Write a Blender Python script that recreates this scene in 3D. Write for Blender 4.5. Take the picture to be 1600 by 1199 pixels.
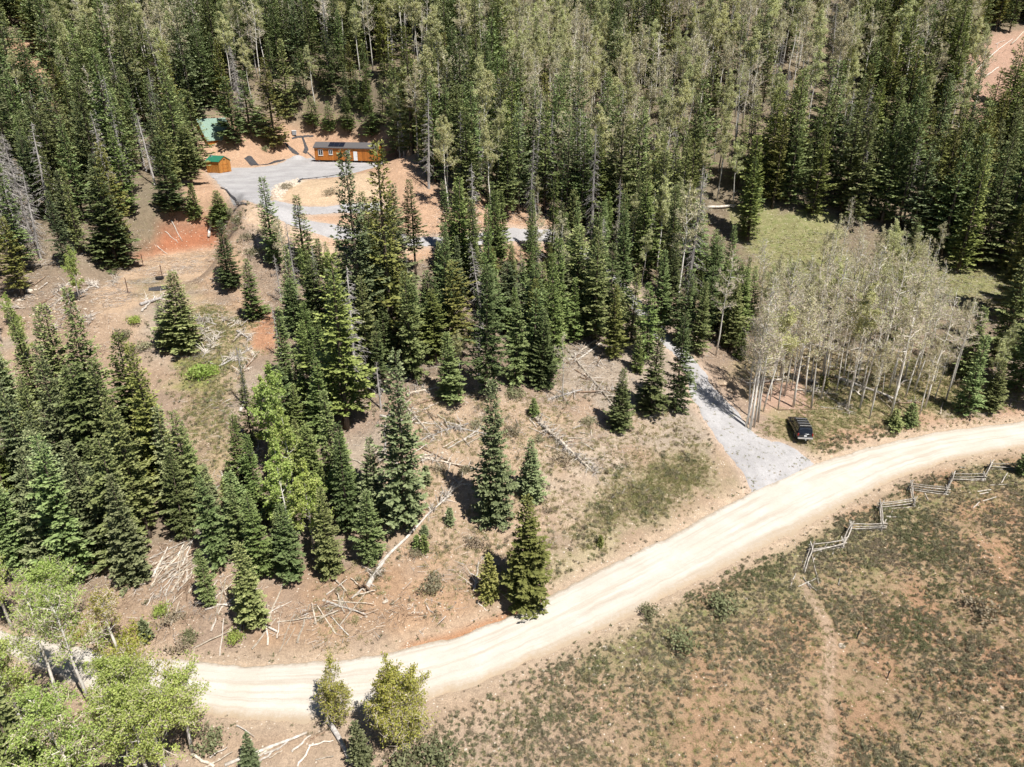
import bpy, math, random
import numpy as np
from mathutils import Vector, Matrix

# ------------------------------------------------------------------ camera, sky, sun, exposure
for o in list(bpy.data.objects):
    bpy.data.objects.remove(o)
scene = bpy.context.scene
C = scene.collection
CAMZ, PITCH, F = 44.0, math.radians(24), 1100.0      # focal length in pixels of the 1600 px wide photograph
cd = bpy.data.cameras.new('camera')
cam = bpy.data.objects.new('camera', cd)
C.objects.link(cam)
cam.location = (0, 0, CAMZ)
cam.rotation_euler = (math.radians(90) - PITCH, 0, 0)
cd.sensor_width = 36.0
cd.lens = 36.0 * F / 1600.0
cd.clip_end = 3000
scene.camera = cam
SUN_AZ = math.radians(137)      # clockwise from +Y (the view direction): behind and to the right
SUN_EL = math.radians(59)
world = bpy.data.worlds.new('World')
scene.world = world
world.use_nodes = True
wn = world.node_tree
sky = wn.nodes.new('ShaderNodeTexSky')
sky.sky_type = 'NISHITA'
sky.sun_disc = False
sky.sun_elevation = SUN_EL
sky.sun_rotation = SUN_AZ
sky.altitude = 2500
wn.links.new(sky.outputs[0], wn.nodes['Background'].inputs[0])
wn.nodes['Background'].inputs[1].default_value = 0.05
sd = bpy.data.lights.new('sun', 'SUN')
sd.energy = 5.0
sd.angle = math.radians(0.53)
sd.color = (1.0, 0.97, 0.92)
sun = bpy.data.objects.new('sun', sd)
C.objects.link(sun)
SUNV = Vector((math.sin(SUN_AZ) * math.cos(SUN_EL), math.cos(SUN_AZ) * math.cos(SUN_EL), math.sin(SUN_EL)))
sun.rotation_euler = SUNV.to_track_quat('Z', 'Y').to_euler()
sun.location = SUNV * 200
vs = scene.view_settings
vs.view_transform = 'Standard'
vs.look = 'None'
vs.exposure = 0.5
vs.gamma = 1.0
vs.use_curve_mapping = False
scene.render.engine = 'CYCLES'
scene.cycles.max_bounces = 3
scene.cycles.diffuse_bounces = 2
scene.cycles.transparent_max_bounces = 4
scene.cycles.use_adaptive_sampling = True
scene.cycles.adaptive_threshold = 0.03
scene.cycles.adaptive_min_samples = 32

# ------------------------------------------------------------------ terrain maths
rng = np.random.default_rng(11)
random.seed(5)
CP, SP = math.cos(PITCH), math.sin(PITCH)

def ray(px, py):
    u, v = (px - 800) / F, (599.5 - py) / F
    return np.array([u, CP + v * SP, -SP + v * CP])

def project(x, y, z):
    dz = z - CAMZ
    depth = y * CP - dz * SP
    up = y * SP + dz * CP
    return 800 + F * x / depth, 599.5 - F * up / depth, depth

def on_plane(px, py, z=0.0):
    r = ray(px, py)
    t = (z - CAMZ) / r[2]
    return r[0] * t, r[1] * t

_perm = np.random.default_rng(3).random((256, 256))

def vnoise(x, y):
    x = np.asarray(x, float); y = np.asarray(y, float)
    xi = np.floor(x).astype(int); yi = np.floor(y).astype(int)
    fx = x - xi; fy = y - yi
    fx = fx * fx * (3 - 2 * fx); fy = fy * fy * (3 - 2 * fy)
    a = _perm[xi & 255, yi & 255]; b = _perm[(xi + 1) & 255, yi & 255]
    c = _perm[xi & 255, (yi + 1) & 255]; d = _perm[(xi + 1) & 255, (yi + 1) & 255]
    return (a * (1 - fx) + b * fx) * (1 - fy) + (c * (1 - fx) + d * fx) * fy

def fbm(x, y, s=1.0, o=4):
    v = 0; a = 0.5; t = 0
    for i in range(o):
        v = v + a * vnoise(np.asarray(x) / s + 17.3 * i, np.asarray(y) / s + 9.1 * i)
        t += a; a *= 0.5; s *= 0.5
    return v / t

def sstep(a, b, x):
    t = np.clip((np.asarray(x, float) - a) / (b - a), 0, 1)
    return t * t * (3 - 2 * t)

def sdist(poly, x, y):
    """signed distance to a polygon, positive inside"""
    x = np.asarray(x, float); y = np.asarray(y, float)
    d2 = np.full(x.shape, 1e18); ins = np.zeros(x.shape, bool)
    n = len(poly)
    for i in range(n):
        ax, ay = poly[i]; bx, by = poly[(i + 1) % n]
        ex, ey = bx - ax, by - ay
        t = np.clip(((x - ax) * ex + (y - ay) * ey) / (ex * ex + ey * ey + 1e-12), 0, 1)
        d2 = np.minimum(d2, (x - ax - t * ex) ** 2 + (y - ay - t * ey) ** 2)
        c = ((ay > y) != (by > y)) & (x < ex * (y - ay) / (ey if abs(ey) > 1e-9 else 1e-9) + ax)
        ins ^= c
    d = np.sqrt(d2)
    return np.where(ins, d, -d)

# edges of the dirt road, read off the photograph and laid on z = 0
UP = [(-260, 930), (-120, 960), (0, 985), (100, 1005), (216, 1023), (337, 1036), (440, 1036), (530, 1031), (601, 1018), (658, 1010),
      (766, 974), (854, 932), (935, 890), (1070, 824), (1121, 793), (1178, 764), (1262, 726), (1364, 695), (1465, 673), (1600, 657), (1760, 645), (2000, 640)]
LO = [(-260, 968), (-120, 992), (0, 1018), (60, 1048), (150, 1092), (287, 1118), (400, 1130), (489, 1134), (564, 1120), (678, 1096),
      (766, 1066), (868, 1018), (969, 974), (1070, 922), (1200, 855), (1323, 791), (1397, 752), (1482, 722), (1566, 705), (1640, 695), (1780, 682), (2000, 676)]
def resample(pts, n):
    p = np.array(pts, float)
    s = np.r_[0, np.cumsum(np.hypot(*np.diff(p, axis=0).T))]
    t = np.linspace(0, s[-1], n)
    return np.c_[np.interp(t, s, p[:, 0]), np.interp(t, s, p[:, 1])]
def smooth(p, k=4):
    for _ in range(k):
        q = p.copy(); q[1:-1] = (p[:-2] + 2 * p[1:-1] + p[2:]) / 4; p = q
    return p
upw = smooth(resample([on_plane(*p) for p in UP], 160), 6)
low = smooth(resample([on_plane(*p) for p in LO], 160), 6)
ctr = (upw + low) / 2
order = np.argsort(ctr[:, 0])
CX, CY = ctr[order, 0], ctr[order, 1]
slope0 = np.gradient(CY, CX)
CC = 1 / np.sqrt(1 + slope0 ** 2)
road_poly = [tuple(p) for p in upw] + [tuple(p) for p in low[::-1]]

def H0(x, y):
    x = np.asarray(x, float); y = np.asarray(y, float)
    d = (y - np.interp(x, CX, CY)) * np.interp(x, CX, CC)
    u = np.maximum(d - 3.4, 0)
    g = sstep(14, 40, x) * (1 - sstep(95, 150, x)) * (1 - sstep(0, 60, u - 25))
    z = 0.285 * u * (1 - 0.35 * g) + 0.35 * sstep(0, 3, u) + 0.20 * sstep(10, 70, x) * np.maximum(y - 135, 0)
    dn = np.maximum(-d - 3.4, 0)
    z = z - 0.35 * sstep(0, 4, dn) - 0.06 * dn
    und = (fbm(x, y, 26, 3) - 0.5) * 3.2 + (fbm(x + 90, y, 7, 2) - 0.5) * 0.55
    z = z + und * np.clip((u + dn) / 14, 0, 1)
    return z

FLATS = []
def H(x, y):
    z = H0(x, y)
    for poly, zf, soft, bb in FLATS:
        xx = np.asarray(x, float); yy = np.asarray(y, float)
        near = (xx > bb[0]) & (xx < bb[1]) & (yy > bb[2]) & (yy < bb[3])
        if not np.any(near):
            continue
        w = np.zeros(xx.shape)
        w[near] = sstep(-soft, 0.3, sdist(poly, xx[near], yy[near]))
        z = z * (1 - w) + zf * w
    return z

TT = np.r_[np.arange(25, 160, 0.35), np.arange(160, 520, 1.0)]
def at(px, py, h=0.0):
    """where the line of sight through a pixel comes within h of the ground"""
    r = ray(px, py)
    X, Y, Z = r[0] * TT, r[1] * TT, CAMZ + r[2] * TT
    g = Z - H(X, Y) - h
    i = int(np.argmax(g <= 0))
    if g[i] > 0:
        i = len(TT) - 1
    i = max(i, 1)
    a, b = g[i - 1], g[i]
    t = TT[i - 1] + (TT[i] - TT[i - 1]) * np.clip(a / (a - b + 1e-9), 0, 1)
    p = r * t
    return Vector((p[0], p[1], CAMZ + p[2]))

def flat(pxpoly, ref, soft):
    zf = at(*ref).z
    poly = [on_plane(px, py, zf) for px, py in pxpoly]
    xs = [p[0] for p in poly]; ys = [p[1] for p in poly]
    FLATS.append((poly, zf, soft, (min(xs) - soft, max(xs) + soft, min(ys) - soft, max(ys) + soft)))
    return zf
PAD = [(325, 272), (345, 263), (400, 262), (430, 258), (450, 250), (490, 247), (545, 248), (612, 252), (612, 268), (537, 276), (500, 279),
       (470, 281), (440, 286), (428, 297), (424, 312), (408, 322), (380, 312), (345, 293)]
PADZ = flat(PAD, (392, 296), 18.0)
BENCH = [(150, 452), (200, 420), (250, 402), (335, 392), (330, 425), (262, 452), (205, 482), (160, 488)]
BENCHZ = flat(BENCH, (235, 452), 7.0)
def W(pxpoly):
    return [tuple(at(px, py)[:2]) for px, py in pxpoly]
BRANCH = [(424, 312), (440, 316), (470, 322), (540, 318), (600, 316), (600, 332), (540, 333), (500, 335), (462, 337), (440, 334), (430, 326)]
DRIVE = [(400, 318), (424, 312), (445, 328), (470, 341), (520, 350), (560, 357), (650, 371), (720, 371), (800, 354), (870, 358), (930, 395), (1000, 470), (1040, 510),
         (1075, 562), (1040, 545), (985, 480), (920, 412), (862, 378), (800, 378), (715, 390), (640, 387), (560, 374), (500, 368), (450, 352), (415, 334)]
APRON = [(1046, 540), (1062, 535), (1085, 560), (1100, 580), (1115, 603), (1150, 640), (1172, 668), (1192, 685), (1225, 693), (1247, 706), (1270, 724), (1262, 734),
         (1178, 773), (1166, 752), (1150, 725), (1130, 700), (1110, 670), (1090, 640), (1076, 610), (1068, 580)]
pad_w = [on_plane(px, py, PADZ) for px, py in PAD]
branch_w, drive_w, apron_w = W(BRANCH), W(DRIVE), W(APRON)
# ------------------------------------------------------------------ materials
def new_mat(name):
    m = bpy.data.materials.new(name); m.use_nodes = True
    nt = m.node_tree
    return m, nt, nt.nodes['Principled BSDF']
def node(nt, typ, **kw):
    n = nt.nodes.new(typ)
    for k, v in kw.items():
        setattr(n, k, v)
    return n
def mixc(nt, fac, a, b, mode='MIX'):
    n = node(nt, 'ShaderNodeMix', data_type='RGBA', blend_type=mode)
    for sock, v in ((n.inputs[0], fac), (n.inputs[6], a), (n.inputs[7], b)):
        if isinstance(v, (int, float)):
            sock.default_value = v
        elif isinstance(v, tuple):
            sock.default_value = (*v[:3], 1)
        else:
            nt.links.new(v, sock)
    return n.outputs[2]
def ramp(nt, fac, a, b, ca=0.0, cb=1.0):
    n = node(nt, 'ShaderNodeMapRange', interpolation_type='SMOOTHSTEP')
    nt.links.new(fac, n.inputs[0])
    n.inputs[1].default_value = a; n.inputs[2].default_value = b
    n.inputs[3].default_value = ca; n.inputs[4].default_value = cb
    return n.outputs[0]
def noise(nt, vec, scale, detail=4, rough=0.6):
    n = node(nt, 'ShaderNodeTexNoise')
    n.inputs['Scale'].default_value = scale; n.inputs['Detail'].default_value = detail; n.inputs['Roughness'].default_value = rough
    if vec is not None:
        nt.links.new(vec, n.inputs['Vector'])
    return n.outputs[0]
def bump(nt, b, h, strength, dist):
    n = node(nt, 'ShaderNodeBump')
    n.inputs['Strength'].default_value = strength; n.inputs['Distance'].default_value = dist
    nt.links.new(h, n.inputs['Height']); nt.links.new(n.outputs[0], b.inputs['Normal'])
def pos(nt):
    return node(nt, 'ShaderNodeNewGeometry').outputs['Position']

def leaf_mat(name, c1, c2, c3, hue=0.02, val=0.35, trans=0.0, rough=0.65):
    """leaf colour varies from spray to spray (c1..c2, tips c3) and from tree to tree"""
    m, nt, b = new_mat(name)
    g = node(nt, 'ShaderNodeNewGeometry'); oi = node(nt, 'ShaderNodeObjectInfo')
    c = mixc(nt, g.outputs['Random Per Island'], c1, c2)
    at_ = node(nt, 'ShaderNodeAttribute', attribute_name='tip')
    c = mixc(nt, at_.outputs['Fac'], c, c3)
    hs = node(nt, 'ShaderNodeHueSaturation')
    nt.links.new(c, hs.inputs['Color'])
    nt.links.new(ramp(nt, oi.outputs['Random'], 0, 1, 0.5 - hue, 0.5 + hue), hs.inputs['Hue'])
    mu = node(nt, 'ShaderNodeMath', operation='MULTIPLY_ADD')
    wn_ = node(nt, 'ShaderNodeTexWhiteNoise', noise_dimensions='1D')
    nt.links.new(oi.outputs['Random'], wn_.inputs['W'])
    nt.links.new(wn_.outputs[0], mu.inputs[0]); mu.inputs[1].default_value = val; mu.inputs[2].default_value = 1 - val * 0.5
    nt.links.new(mu.outputs[0], hs.inputs['Value'])
    nt.links.new(hs.outputs[0], b.inputs['Base Color'])
    b.inputs['Roughness'].default_value = rough
    b.inputs['Specular IOR Level'].default_value = 0.25
    if trans:
        tr = node(nt, 'ShaderNodeBsdfTranslucent'); ms = node(nt, 'ShaderNodeMixShader')
        nt.links.new(hs.outputs[0], tr.inputs[0])
        ms.inputs[0].default_value = trans
        nt.links.new(b.outputs[0], ms.inputs[1]); nt.links.new(tr.outputs[0], ms.inputs[2])
        nt.links.new(ms.outputs[0], nt.nodes['Material Output'].inputs[0])
    return m
def wood_mat(name, c1, c2, scale=3.0, stretch=(1, 1, 0.15), rough=0.85, bstr=0.5, rnd=0.25):
    m, nt, b = new_mat(name)
    tc = node(nt, 'ShaderNodeTexCoord'); mp = node(nt, 'ShaderNodeMapping')
    mp.inputs['Scale'].default_value = stretch
    nt.links.new(tc.outputs['Object'], mp.inputs[0])
    n1 = noise(nt, mp.outputs[0], scale, 5, 0.65)
    oi = node(nt, 'ShaderNodeObjectInfo')
    c = mixc(nt, ramp(nt, n1, 0.35, 0.66), c1, c2)
    c = mixc(nt, 1.0, c, ramp_rgb(nt, oi.outputs['Random'], 1 - rnd, 1 + rnd * 0.4), 'MULTIPLY')
    nt.links.new(c, b.inputs['Base Color'])
    b.inputs['Roughness'].default_value = rough
    b.inputs['Specular IOR Level'].default_value = 0.2
    bump(nt, b, n1, bstr, 0.03)
    return m
def ramp_rgb(nt, fac, lo, hi):
    v = ramp(nt, fac, 0, 1, lo, hi)
    n = node(nt, 'ShaderNodeCombineColor')
    for i in range(3):
        nt.links.new(v, n.inputs[i])
    return n.outputs[0]
def plain(name, col, rough=0.6, metal=0.0, spec=0.4, var=0.15, scale=6.0, coat=0.0):
    m, nt, b = new_mat(name)
    tc = node(nt, 'ShaderNodeTexCoord')
    n1 = noise(nt, tc.outputs['Object'], scale, 4, 0.6)
    c = mixc(nt, ramp(nt, n1, 0.3, 0.7), tuple(x * (1 - var) for x in col), tuple(min(1, x * (1 + var)) for x in col))
    nt.links.new(c, b.inputs['Base Color'])
    b.inputs['Roughness'].default_value = rough; b.inputs['Metallic'].default_value = metal
    b.inputs['Specular IOR Level'].default_value = spec; b.inputs['Coat Weight'].default_value = coat
    return m

M = {}
M['fir'] = leaf_mat('fir_needles', (0.066, 0.094, 0.028), (0.150, 0.188, 0.058), (0.330, 0.360, 0.150), 0.022, 0.8)  # conifer tip tones, here and below, include painted highlights
M['spruce'] = leaf_mat('blue_fir_needles', (0.074, 0.100, 0.040), (0.158, 0.190, 0.078), (0.340, 0.365, 0.185), 0.018, 0.7)
M['olive'] = leaf_mat('olive_fir_needles', (0.088, 0.104, 0.024), (0.175, 0.192, 0.046), (0.345, 0.345, 0.110), 0.022, 0.7)
M['young'] = leaf_mat('young_fir_needles', (0.080, 0.122, 0.030), (0.160, 0.212, 0.058), (0.310, 0.360, 0.125), 0.012, 0.4)
M['aspen'] = leaf_mat('aspen_leaves', (0.420, 0.450, 0.165), (0.600, 0.615, 0.310), (0.72, 0.70, 0.44), 0.012, 0.3, 0.5)
M['aspen_pale'] = leaf_mat('pale_aspen_buds', (0.40, 0.40, 0.18), (0.55, 0.53, 0.29), (0.60, 0.53, 0.38), 0.012, 0.2, 0.25)
M['bright'] = leaf_mat('spring_leaves', (0.225, 0.330, 0.050), (0.380, 0.480, 0.110), (0.55, 0.59, 0.22), 0.010, 0.2, 0.3)
M['willow'] = leaf_mat('willow_leaves', (0.200, 0.230, 0.030), (0.360, 0.360, 0.070), (0.50, 0.44, 0.13), 0.010, 0.2, 0.3)
M['sage'] = leaf_mat('sage_leaves', (0.165, 0.148, 0.078), (0.265, 0.238, 0.145), (0.35, 0.315, 0.21), 0.02, 0.5)
M['sage_green'] = leaf_mat('green_brush_leaves', (0.125, 0.132, 0.055), (0.210, 0.212, 0.105), (0.30, 0.285, 0.16), 0.02, 0.45)
M['sage_grey'] = leaf_mat('grey_brush_twigs', (0.20, 0.155, 0.095), (0.32, 0.26, 0.175), (0.40, 0.33, 0.24), 0.01, 0.4)
M['grass'] = leaf_mat('dry_grass', (0.23, 0.20, 0.085), (0.36, 0.31, 0.15), (0.42, 0.36, 0.20), 0.02, 0.4)
M['grass_green'] = leaf_mat('green_grass', (0.14, 0.165, 0.045), (0.24, 0.25, 0.08), (0.30, 0.30, 0.12), 0.02, 0.4)
M['bark'] = wood_mat('fir_bark', (0.085, 0.062, 0.045), (0.19, 0.15, 0.115), 4.0)
M['aspen_bark'] = wood_mat('aspen_bark', (0.58, 0.53, 0.46), (0.82, 0.78, 0.71), 2.2, (1, 1, 0.6), rnd=0.3)
M['twig'] = wood_mat('aspen_twigs', (0.60, 0.50, 0.40), (0.76, 0.66, 0.55), 2.0, (1, 1, 1), rnd=0.3)
M['dead'] = wood_mat('dead_grey_wood', (0.30, 0.27, 0.245), (0.54, 0.50, 0.465), 4.0, rnd=0.35)
M['log'] = wood_mat('weathered_log', (0.36, 0.29, 0.22), (0.66, 0.58, 0.47), 3.0, (1, 1, 0.12), rnd=0.35)
M['log_pale'] = wood_mat('bleached_log', (0.50, 0.43, 0.36), (0.76, 0.70, 0.62), 3.0, (1, 1, 0.12), rnd=0.25)
M['log_brown'] = wood_mat('brown_log', (0.16, 0.10, 0.065), (0.36, 0.26, 0.18), 3.5, (1, 1, 0.12), rnd=0.3)
M['rail'] = wood_mat('grey_split_rail', (0.28, 0.24, 0.20), (0.58, 0.53, 0.46), 4.0, (1, 1, 0.12), rnd=0.35)

def ground_mat():
    m, nt, b = new_mat('mountain_soil')
    p = pos(nt)
    a = node(nt, 'ShaderNodeAttribute', attribute_name='soil').outputs['Color']
    gm = node(nt, 'ShaderNodeAttribute', attribute_name='cover').outputs['Fac']     # how much low plant cover
    n1 = noise(nt, p, 0.35, 6, 0.65)
    n2 = noise(nt, p, 2.2, 6, 0.7)
    n3 = noise(nt, p, 9.0, 4, 0.7)
    c = mixc(nt, 1.0, a, ramp_rgb(nt, n1, 0.80, 1.18), 'MULTIPLY')
    c = mixc(nt, 1.0, c, ramp_rgb(nt, n2, 0.62, 1.36), 'MULTIPLY')
    c = mixc(nt, 1.0, c, ramp_rgb(nt, n3, 0.48, 1.50), 'MULTIPLY')
    # low plants: patchy olive / grey green, more where 'cover' is high
    nc = noise(nt, p, 1.3, 7, 0.72)
    ad = node(nt, 'ShaderNodeMath', operation='ADD'); nt.links.new(nc, ad.inputs[0])
    sc = node(nt, 'ShaderNodeMath', operation='MULTIPLY_ADD'); nt.links.new(gm, sc.inputs[0]); sc.inputs[1].default_value = 0.42; sc.inputs[2].default_value = -0.42
    nt.links.new(sc.outputs[0], ad.inputs[1])
    gcol = mixc(nt, ramp(nt, noise(nt, p, 0.6, 4), 0.35, 0.65), (0.20, 0.185, 0.085), (0.175, 0.19, 0.070))
    gcol = mixc(nt, 1.0, gcol, ramp_rgb(nt, n3, 0.55, 1.45), 'MULTIPLY')
    c = mixc(nt, ramp(nt, ad.outputs[0], 0.34, 0.50, 0.0, 0.85), c, gcol)
    # pale limestone chips
    vo = node(nt, 'ShaderNodeTexVoronoi', feature='F1'); vo.inputs['Scale'].default_value = 3.2
    nt.links.new(p, vo.inputs['Vector'])
    sep = node(nt, 'ShaderNodeSeparateColor'); nt.links.new(vo.outputs['Color'], sep.inputs[0])
    st = node(nt, 'ShaderNodeMath', operation='MULTIPLY')
    nt.links.new(ramp(nt, vo.outputs['Distance'], 0.26, 0.16), st.inputs[0])
    nt.links.new(ramp(nt, sep.outputs[0], 0.80, 0.86), st.inputs[1])
    c = mixc(nt, st.outputs[0], c, (0.62, 0.53, 0.43))
    nt.links.new(c, b.inputs['Base Color'])
    b.inputs['Roughness'].default_value = 0.95
    b.inputs['Specular IOR Level'].default_value = 0.1
    hgt = mixc(nt, 0.5, n2, n3)
    bump(nt, b, hgt, 0.9, 0.16)
    return m
M['ground'] = ground_mat()
def dirt_mat(name, c1, c2, c3, tracks=True):
    m, nt, b = new_mat(name)
    p = pos(nt)
    v = node(nt, 'ShaderNodeAttribute', attribute_name='across').outputs['Fac']   # 0..1 across the road
    n1 = noise(nt, p, 0.25, 5, 0.6); n2 = noise(nt, p, 3.0, 5, 0.7); n3 = noise(nt, p, 14.0, 3, 0.7)
    c = mixc(nt, ramp(nt, n1, 0.35, 0.65), c1, c2)
    if tracks:   # wheel tracks are packed paler, shoulders keep loose brown dirt
        uv = node(nt, 'ShaderNodeAttribute', attribute_name='along').outputs['Fac']
        cb = node(nt, 'ShaderNodeCombineXYZ'); m0 = node(nt, 'ShaderNodeMath', operation='MULTIPLY'); nt.links.new(uv, m0.inputs[0]); m0.inputs[1].default_value = .07; nt.links.new(m0.outputs[0], cb.inputs[0])
        mm = node(nt, 'ShaderNodeMath', operation='MULTIPLY'); nt.links.new(v, mm.inputs[0]); mm.inputs[1].default_value = 14.0
        nt.links.new(mm.outputs[0], cb.inputs[1])
        lanes = noise(nt, cb.outputs[0], 0.8, 5, 0.6)
        c = mixc(nt, ramp(nt, lanes, 0.44, 0.70, 0, 0.8), c, c3)
        ad = node(nt, 'ShaderNodeMath', operation='MULTIPLY_ADD'); nt.links.new(n2, ad.inputs[0]); ad.inputs[1].default_value = 0.22
        nt.links.new(v, ad.inputs[2])
        lo_ = ramp(nt, ad.outputs[0], 0.24, 0.10); hi_ = ramp(nt, ad.outputs[0], 0.86, 1.10)
        mx = node(nt, 'ShaderNodeMath', operation='MAXIMUM'); nt.links.new(lo_, mx.inputs[0]); nt.links.new(hi_, mx.inputs[1])
        c = mixc(nt, mx.outputs[0], c, tuple(x * y for x, y in zip(c3, (0.86, 0.78, 0.68))))
    c = mixc(nt, 1.0, c, ramp_rgb(nt, n2, *((.93, 1.06) if tracks else (.80, 1.16))), 'MULTIPLY')
    c = mixc(nt, 1.0, c, ramp_rgb(nt, n3, *((.84, 1.14) if tracks else (.70, 1.26))), 'MULTIPLY')
    nt.links.new(c, b.inputs['Base Color'])
    b.inputs['Roughness'].default_value = 0.95; b.inputs['Specular IOR Level'].default_value = 0.1
    bump(nt, b, n3, 0.7, 0.06)
    return m
M['road'] = dirt_mat('pale_road_dirt', (0.63, 0.58, 0.51), (0.57, 0.515, 0.44), (0.47, 0.40, 0.32))
M['gravel'] = dirt_mat('grey_gravel', (0.35, 0.333, 0.328), (0.43, 0.412, 0.405), (0.44, 0.40, 0.38), False)

# ------------------------------------------------------------------ mesh building
class MB:
    def __init__(s):
        s.v = []; s.f = []; s.mi = []
    def quad(s, a, b, c, d, m=0):
        n = len(s.v); s.v += [tuple(a), tuple(b), tuple(c), tuple(d)]; s.f.append((n, n + 1, n + 2, n + 3)); s.mi.append(m)
    def poly(s, pts, m=0):
        n = len(s.v); s.v += [tuple(p) for p in pts]; s.f.append(tuple(range(n, n + len(pts)))); s.mi.append(m)
    def tube(s, pts, radii, sides=6, m=0, cap=True):
        pts = [Vector(p) for p in pts]; n0 = len(s.v)
        ref = None
        for i, p in enumerate(pts):
            d = (pts[min(i + 1, len(pts) - 1)] - pts[max(i - 1, 0)]).normalized()
            if ref is None:
                ref = Vector((0, 0, 1)) if abs(d.z) < 0.9 else Vector((1, 0, 0))
            a = d.cross(ref).normalized(); b = a.cross(d)
            r = radii[i] if hasattr(radii, '__len__') else radii
            for k in range(sides):
                t = 2 * math.pi * k / sides
                s.v.append(tuple(p + a * (r * math.cos(t)) + b * (r * math.sin(t))))
        for i in range(len(pts) - 1):
            for k in range(sides):
                k2 = (k + 1) % sides
                s.f.append((n0 + i * sides + k, n0 + i * sides + k2, n0 + (i + 1) * sides + k2, n0 + (i + 1) * sides + k)); s.mi.append(m)
        if cap:
            s.f.append(tuple(n0 + k for k in range(sides))[::-1]); s.mi.append(m)
            e = n0 + (len(pts) - 1) * sides
            s.f.append(tuple(e + k for k in range(sides))); s.mi.append(m)
    def box(s, c, size, m=0, rot=0.0, taper=1.0):
        cx, cy, cz = c; x, y, z = (q / 2 for q in size)
        cr, sr = math.cos(rot), math.sin(rot); n = len(s.v)
        for dz in (-1, 1):
            k = taper if dz > 0 else 1
            for dx, dy in ((-1, -1), (1, -1), (1, 1), (-1, 1)):
                X, Y = dx * x * k, dy * y * k
                s.v.append((cx + X * cr - Y * sr, cy + X * sr + Y * cr, cz + dz * z))
        for f in ((0, 3, 2, 1), (4, 5, 6, 7), (0, 1, 5, 4), (1, 2, 6, 5), (2, 3, 7, 6), (3, 0, 4, 7)):
            s.f.append(tuple(n + i for i in f)); s.mi.append(m)
    def loft(s, rings, m=0, cap=True):
        n0 = len(s.v); k = len(rings[0])
        for r in rings:
            s.v += [tuple(p) for p in r]
        for i in range(len(rings) - 1):
            for j in range(k):
                j2 = (j + 1) % k
                s.f.append((n0 + i * k + j, n0 + i * k + j2, n0 + (i + 1) * k + j2, n0 + (i + 1) * k + j)); s.mi.append(m)
        if cap:
            s.f.append(tuple(n0 + j for j in range(k))[::-1]); s.mi.append(m)
            s.f.append(tuple(n0 + (len(rings) - 1) * k + j for j in range(k))); s.mi.append(m)
    def mesh(s, name, mats, smooth=False):
        me = bpy.data.meshes.new(name)
        me.from_pydata(s.v, [], s.f)
        for mm in (mats if isinstance(mats, (list, tuple)) else [mats]):
            me.materials.append(mm)
        if max(s.mi, default=0) > 0:
            me.polygons.foreach_set('material_index', s.mi)
        if smooth:
            me.polygons.foreach_set('use_smooth', [True] * len(me.polygons))
        me.update()
        return me
    def build(s, name, mats, parent=None, smooth=False):
        return link(name, s.mesh(name, mats, smooth), parent)
def link(name, data, parent=None, loc=None):
    o = bpy.data.objects.new(name, data); C.objects.link(o)
    if parent is not None:
        o.parent = parent
    if loc is not None:
        o.location = loc
    return o
def tag(o, label, cat, group=None):
    o['label'] = label; o['category'] = cat
    if group:
        o['group'] = group
    return o
def empty(name, loc, rz=0.0, sc=1.0):
    o = link(name, None); o.location = loc; o.rotation_euler = (0, 0, rz); o.scale = (sc, sc, sc) if not hasattr(sc, '__len__') else sc
    o.empty_display_size = 0.2
    return o
def structure(o):
    o['kind'] = 'structure'; return o
def np_mesh(name, V, Q, mat, tip=None, smooth=False):
    """quads from numpy arrays, with an optional per-vertex 'tip' attribute"""
    me = bpy.data.meshes.new(name)
    V = np.asarray(V, np.float32); Q = np.asarray(Q, np.int32)
    me.vertices.add(len(V)); me.vertices.foreach_set('co', V.ravel())
    me.loops.add(Q.size); me.loops.foreach_set('vertex_index', Q.ravel())
    me.polygons.add(len(Q))
    me.polygons.foreach_set('loop_start', np.arange(0, Q.size, Q.shape[1], dtype=np.int32))
    me.polygons.foreach_set('loop_total', np.full(len(Q), Q.shape[1], np.int32))
    if smooth:
        me.polygons.foreach_set('use_smooth', np.ones(len(Q), bool))
    me.materials.append(mat)
    if tip is not None:
        a = me.attributes.new('tip', 'FLOAT', 'POINT'); a.data.foreach_set('value', np.asarray(tip, np.float32))
    me.update(); me.validate()
    return me
# ------------------------------------------------------------------ the ground
def spaced(lo, hi, fine_lo, fine_hi, fine, coarse):
    return np.r_[np.arange(lo, fine_lo, coarse), np.arange(fine_lo, fine_hi, fine), np.arange(fine_hi, hi, coarse)]
gx = np.r_[np.arange(-330, -110, 4), np.arange(-110, -60, 1.1), np.arange(-60, 80, 0.42), np.arange(80, 130, 1.1), np.arange(130, 340, 4)]
gy = np.r_[np.arange(-30, 22, 3.0), np.arange(22, 110, 0.42), np.arange(110, 170, 0.6), np.arange(170, 290, 1.8), np.arange(290, 560, 6)]
GX, GY = np.meshgrid(gx, gy)
GZ = H(GX, GY)
warp = (fbm(GX, GY, 3.0, 3) - 0.5) * 5.0
def zone(pxpoly, soft=2.2, wpow=1.6):
    return sstep(-soft, soft, sdist(W(pxpoly), GX, GY) + warp * wpow)
soil = np.empty(GX.shape + (3,)); soil[:] = (0.36, 0.265, 0.195)
cover = np.full(GX.shape, 0.36)
def paint(mask, col, cov=None, k=1.0):
    global soil, cover
    w = (mask * k)[..., None]
    soil = soil * (1 - w) + np.array(col) * w
    if cov is not None:
        cover = cover * (1 - mask * k) + cov * mask * k
# broad natural drift between grey-brown litter and pinkish soil
paint(sstep(0.42, 0.62, fbm(GX, GY, 18, 4)), (0.42, 0.30, 0.205))
paint(sstep(0.50, 0.68, fbm(GX + 300, GY, 11, 4)), (0.40, 0.325, 0.25))
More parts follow.
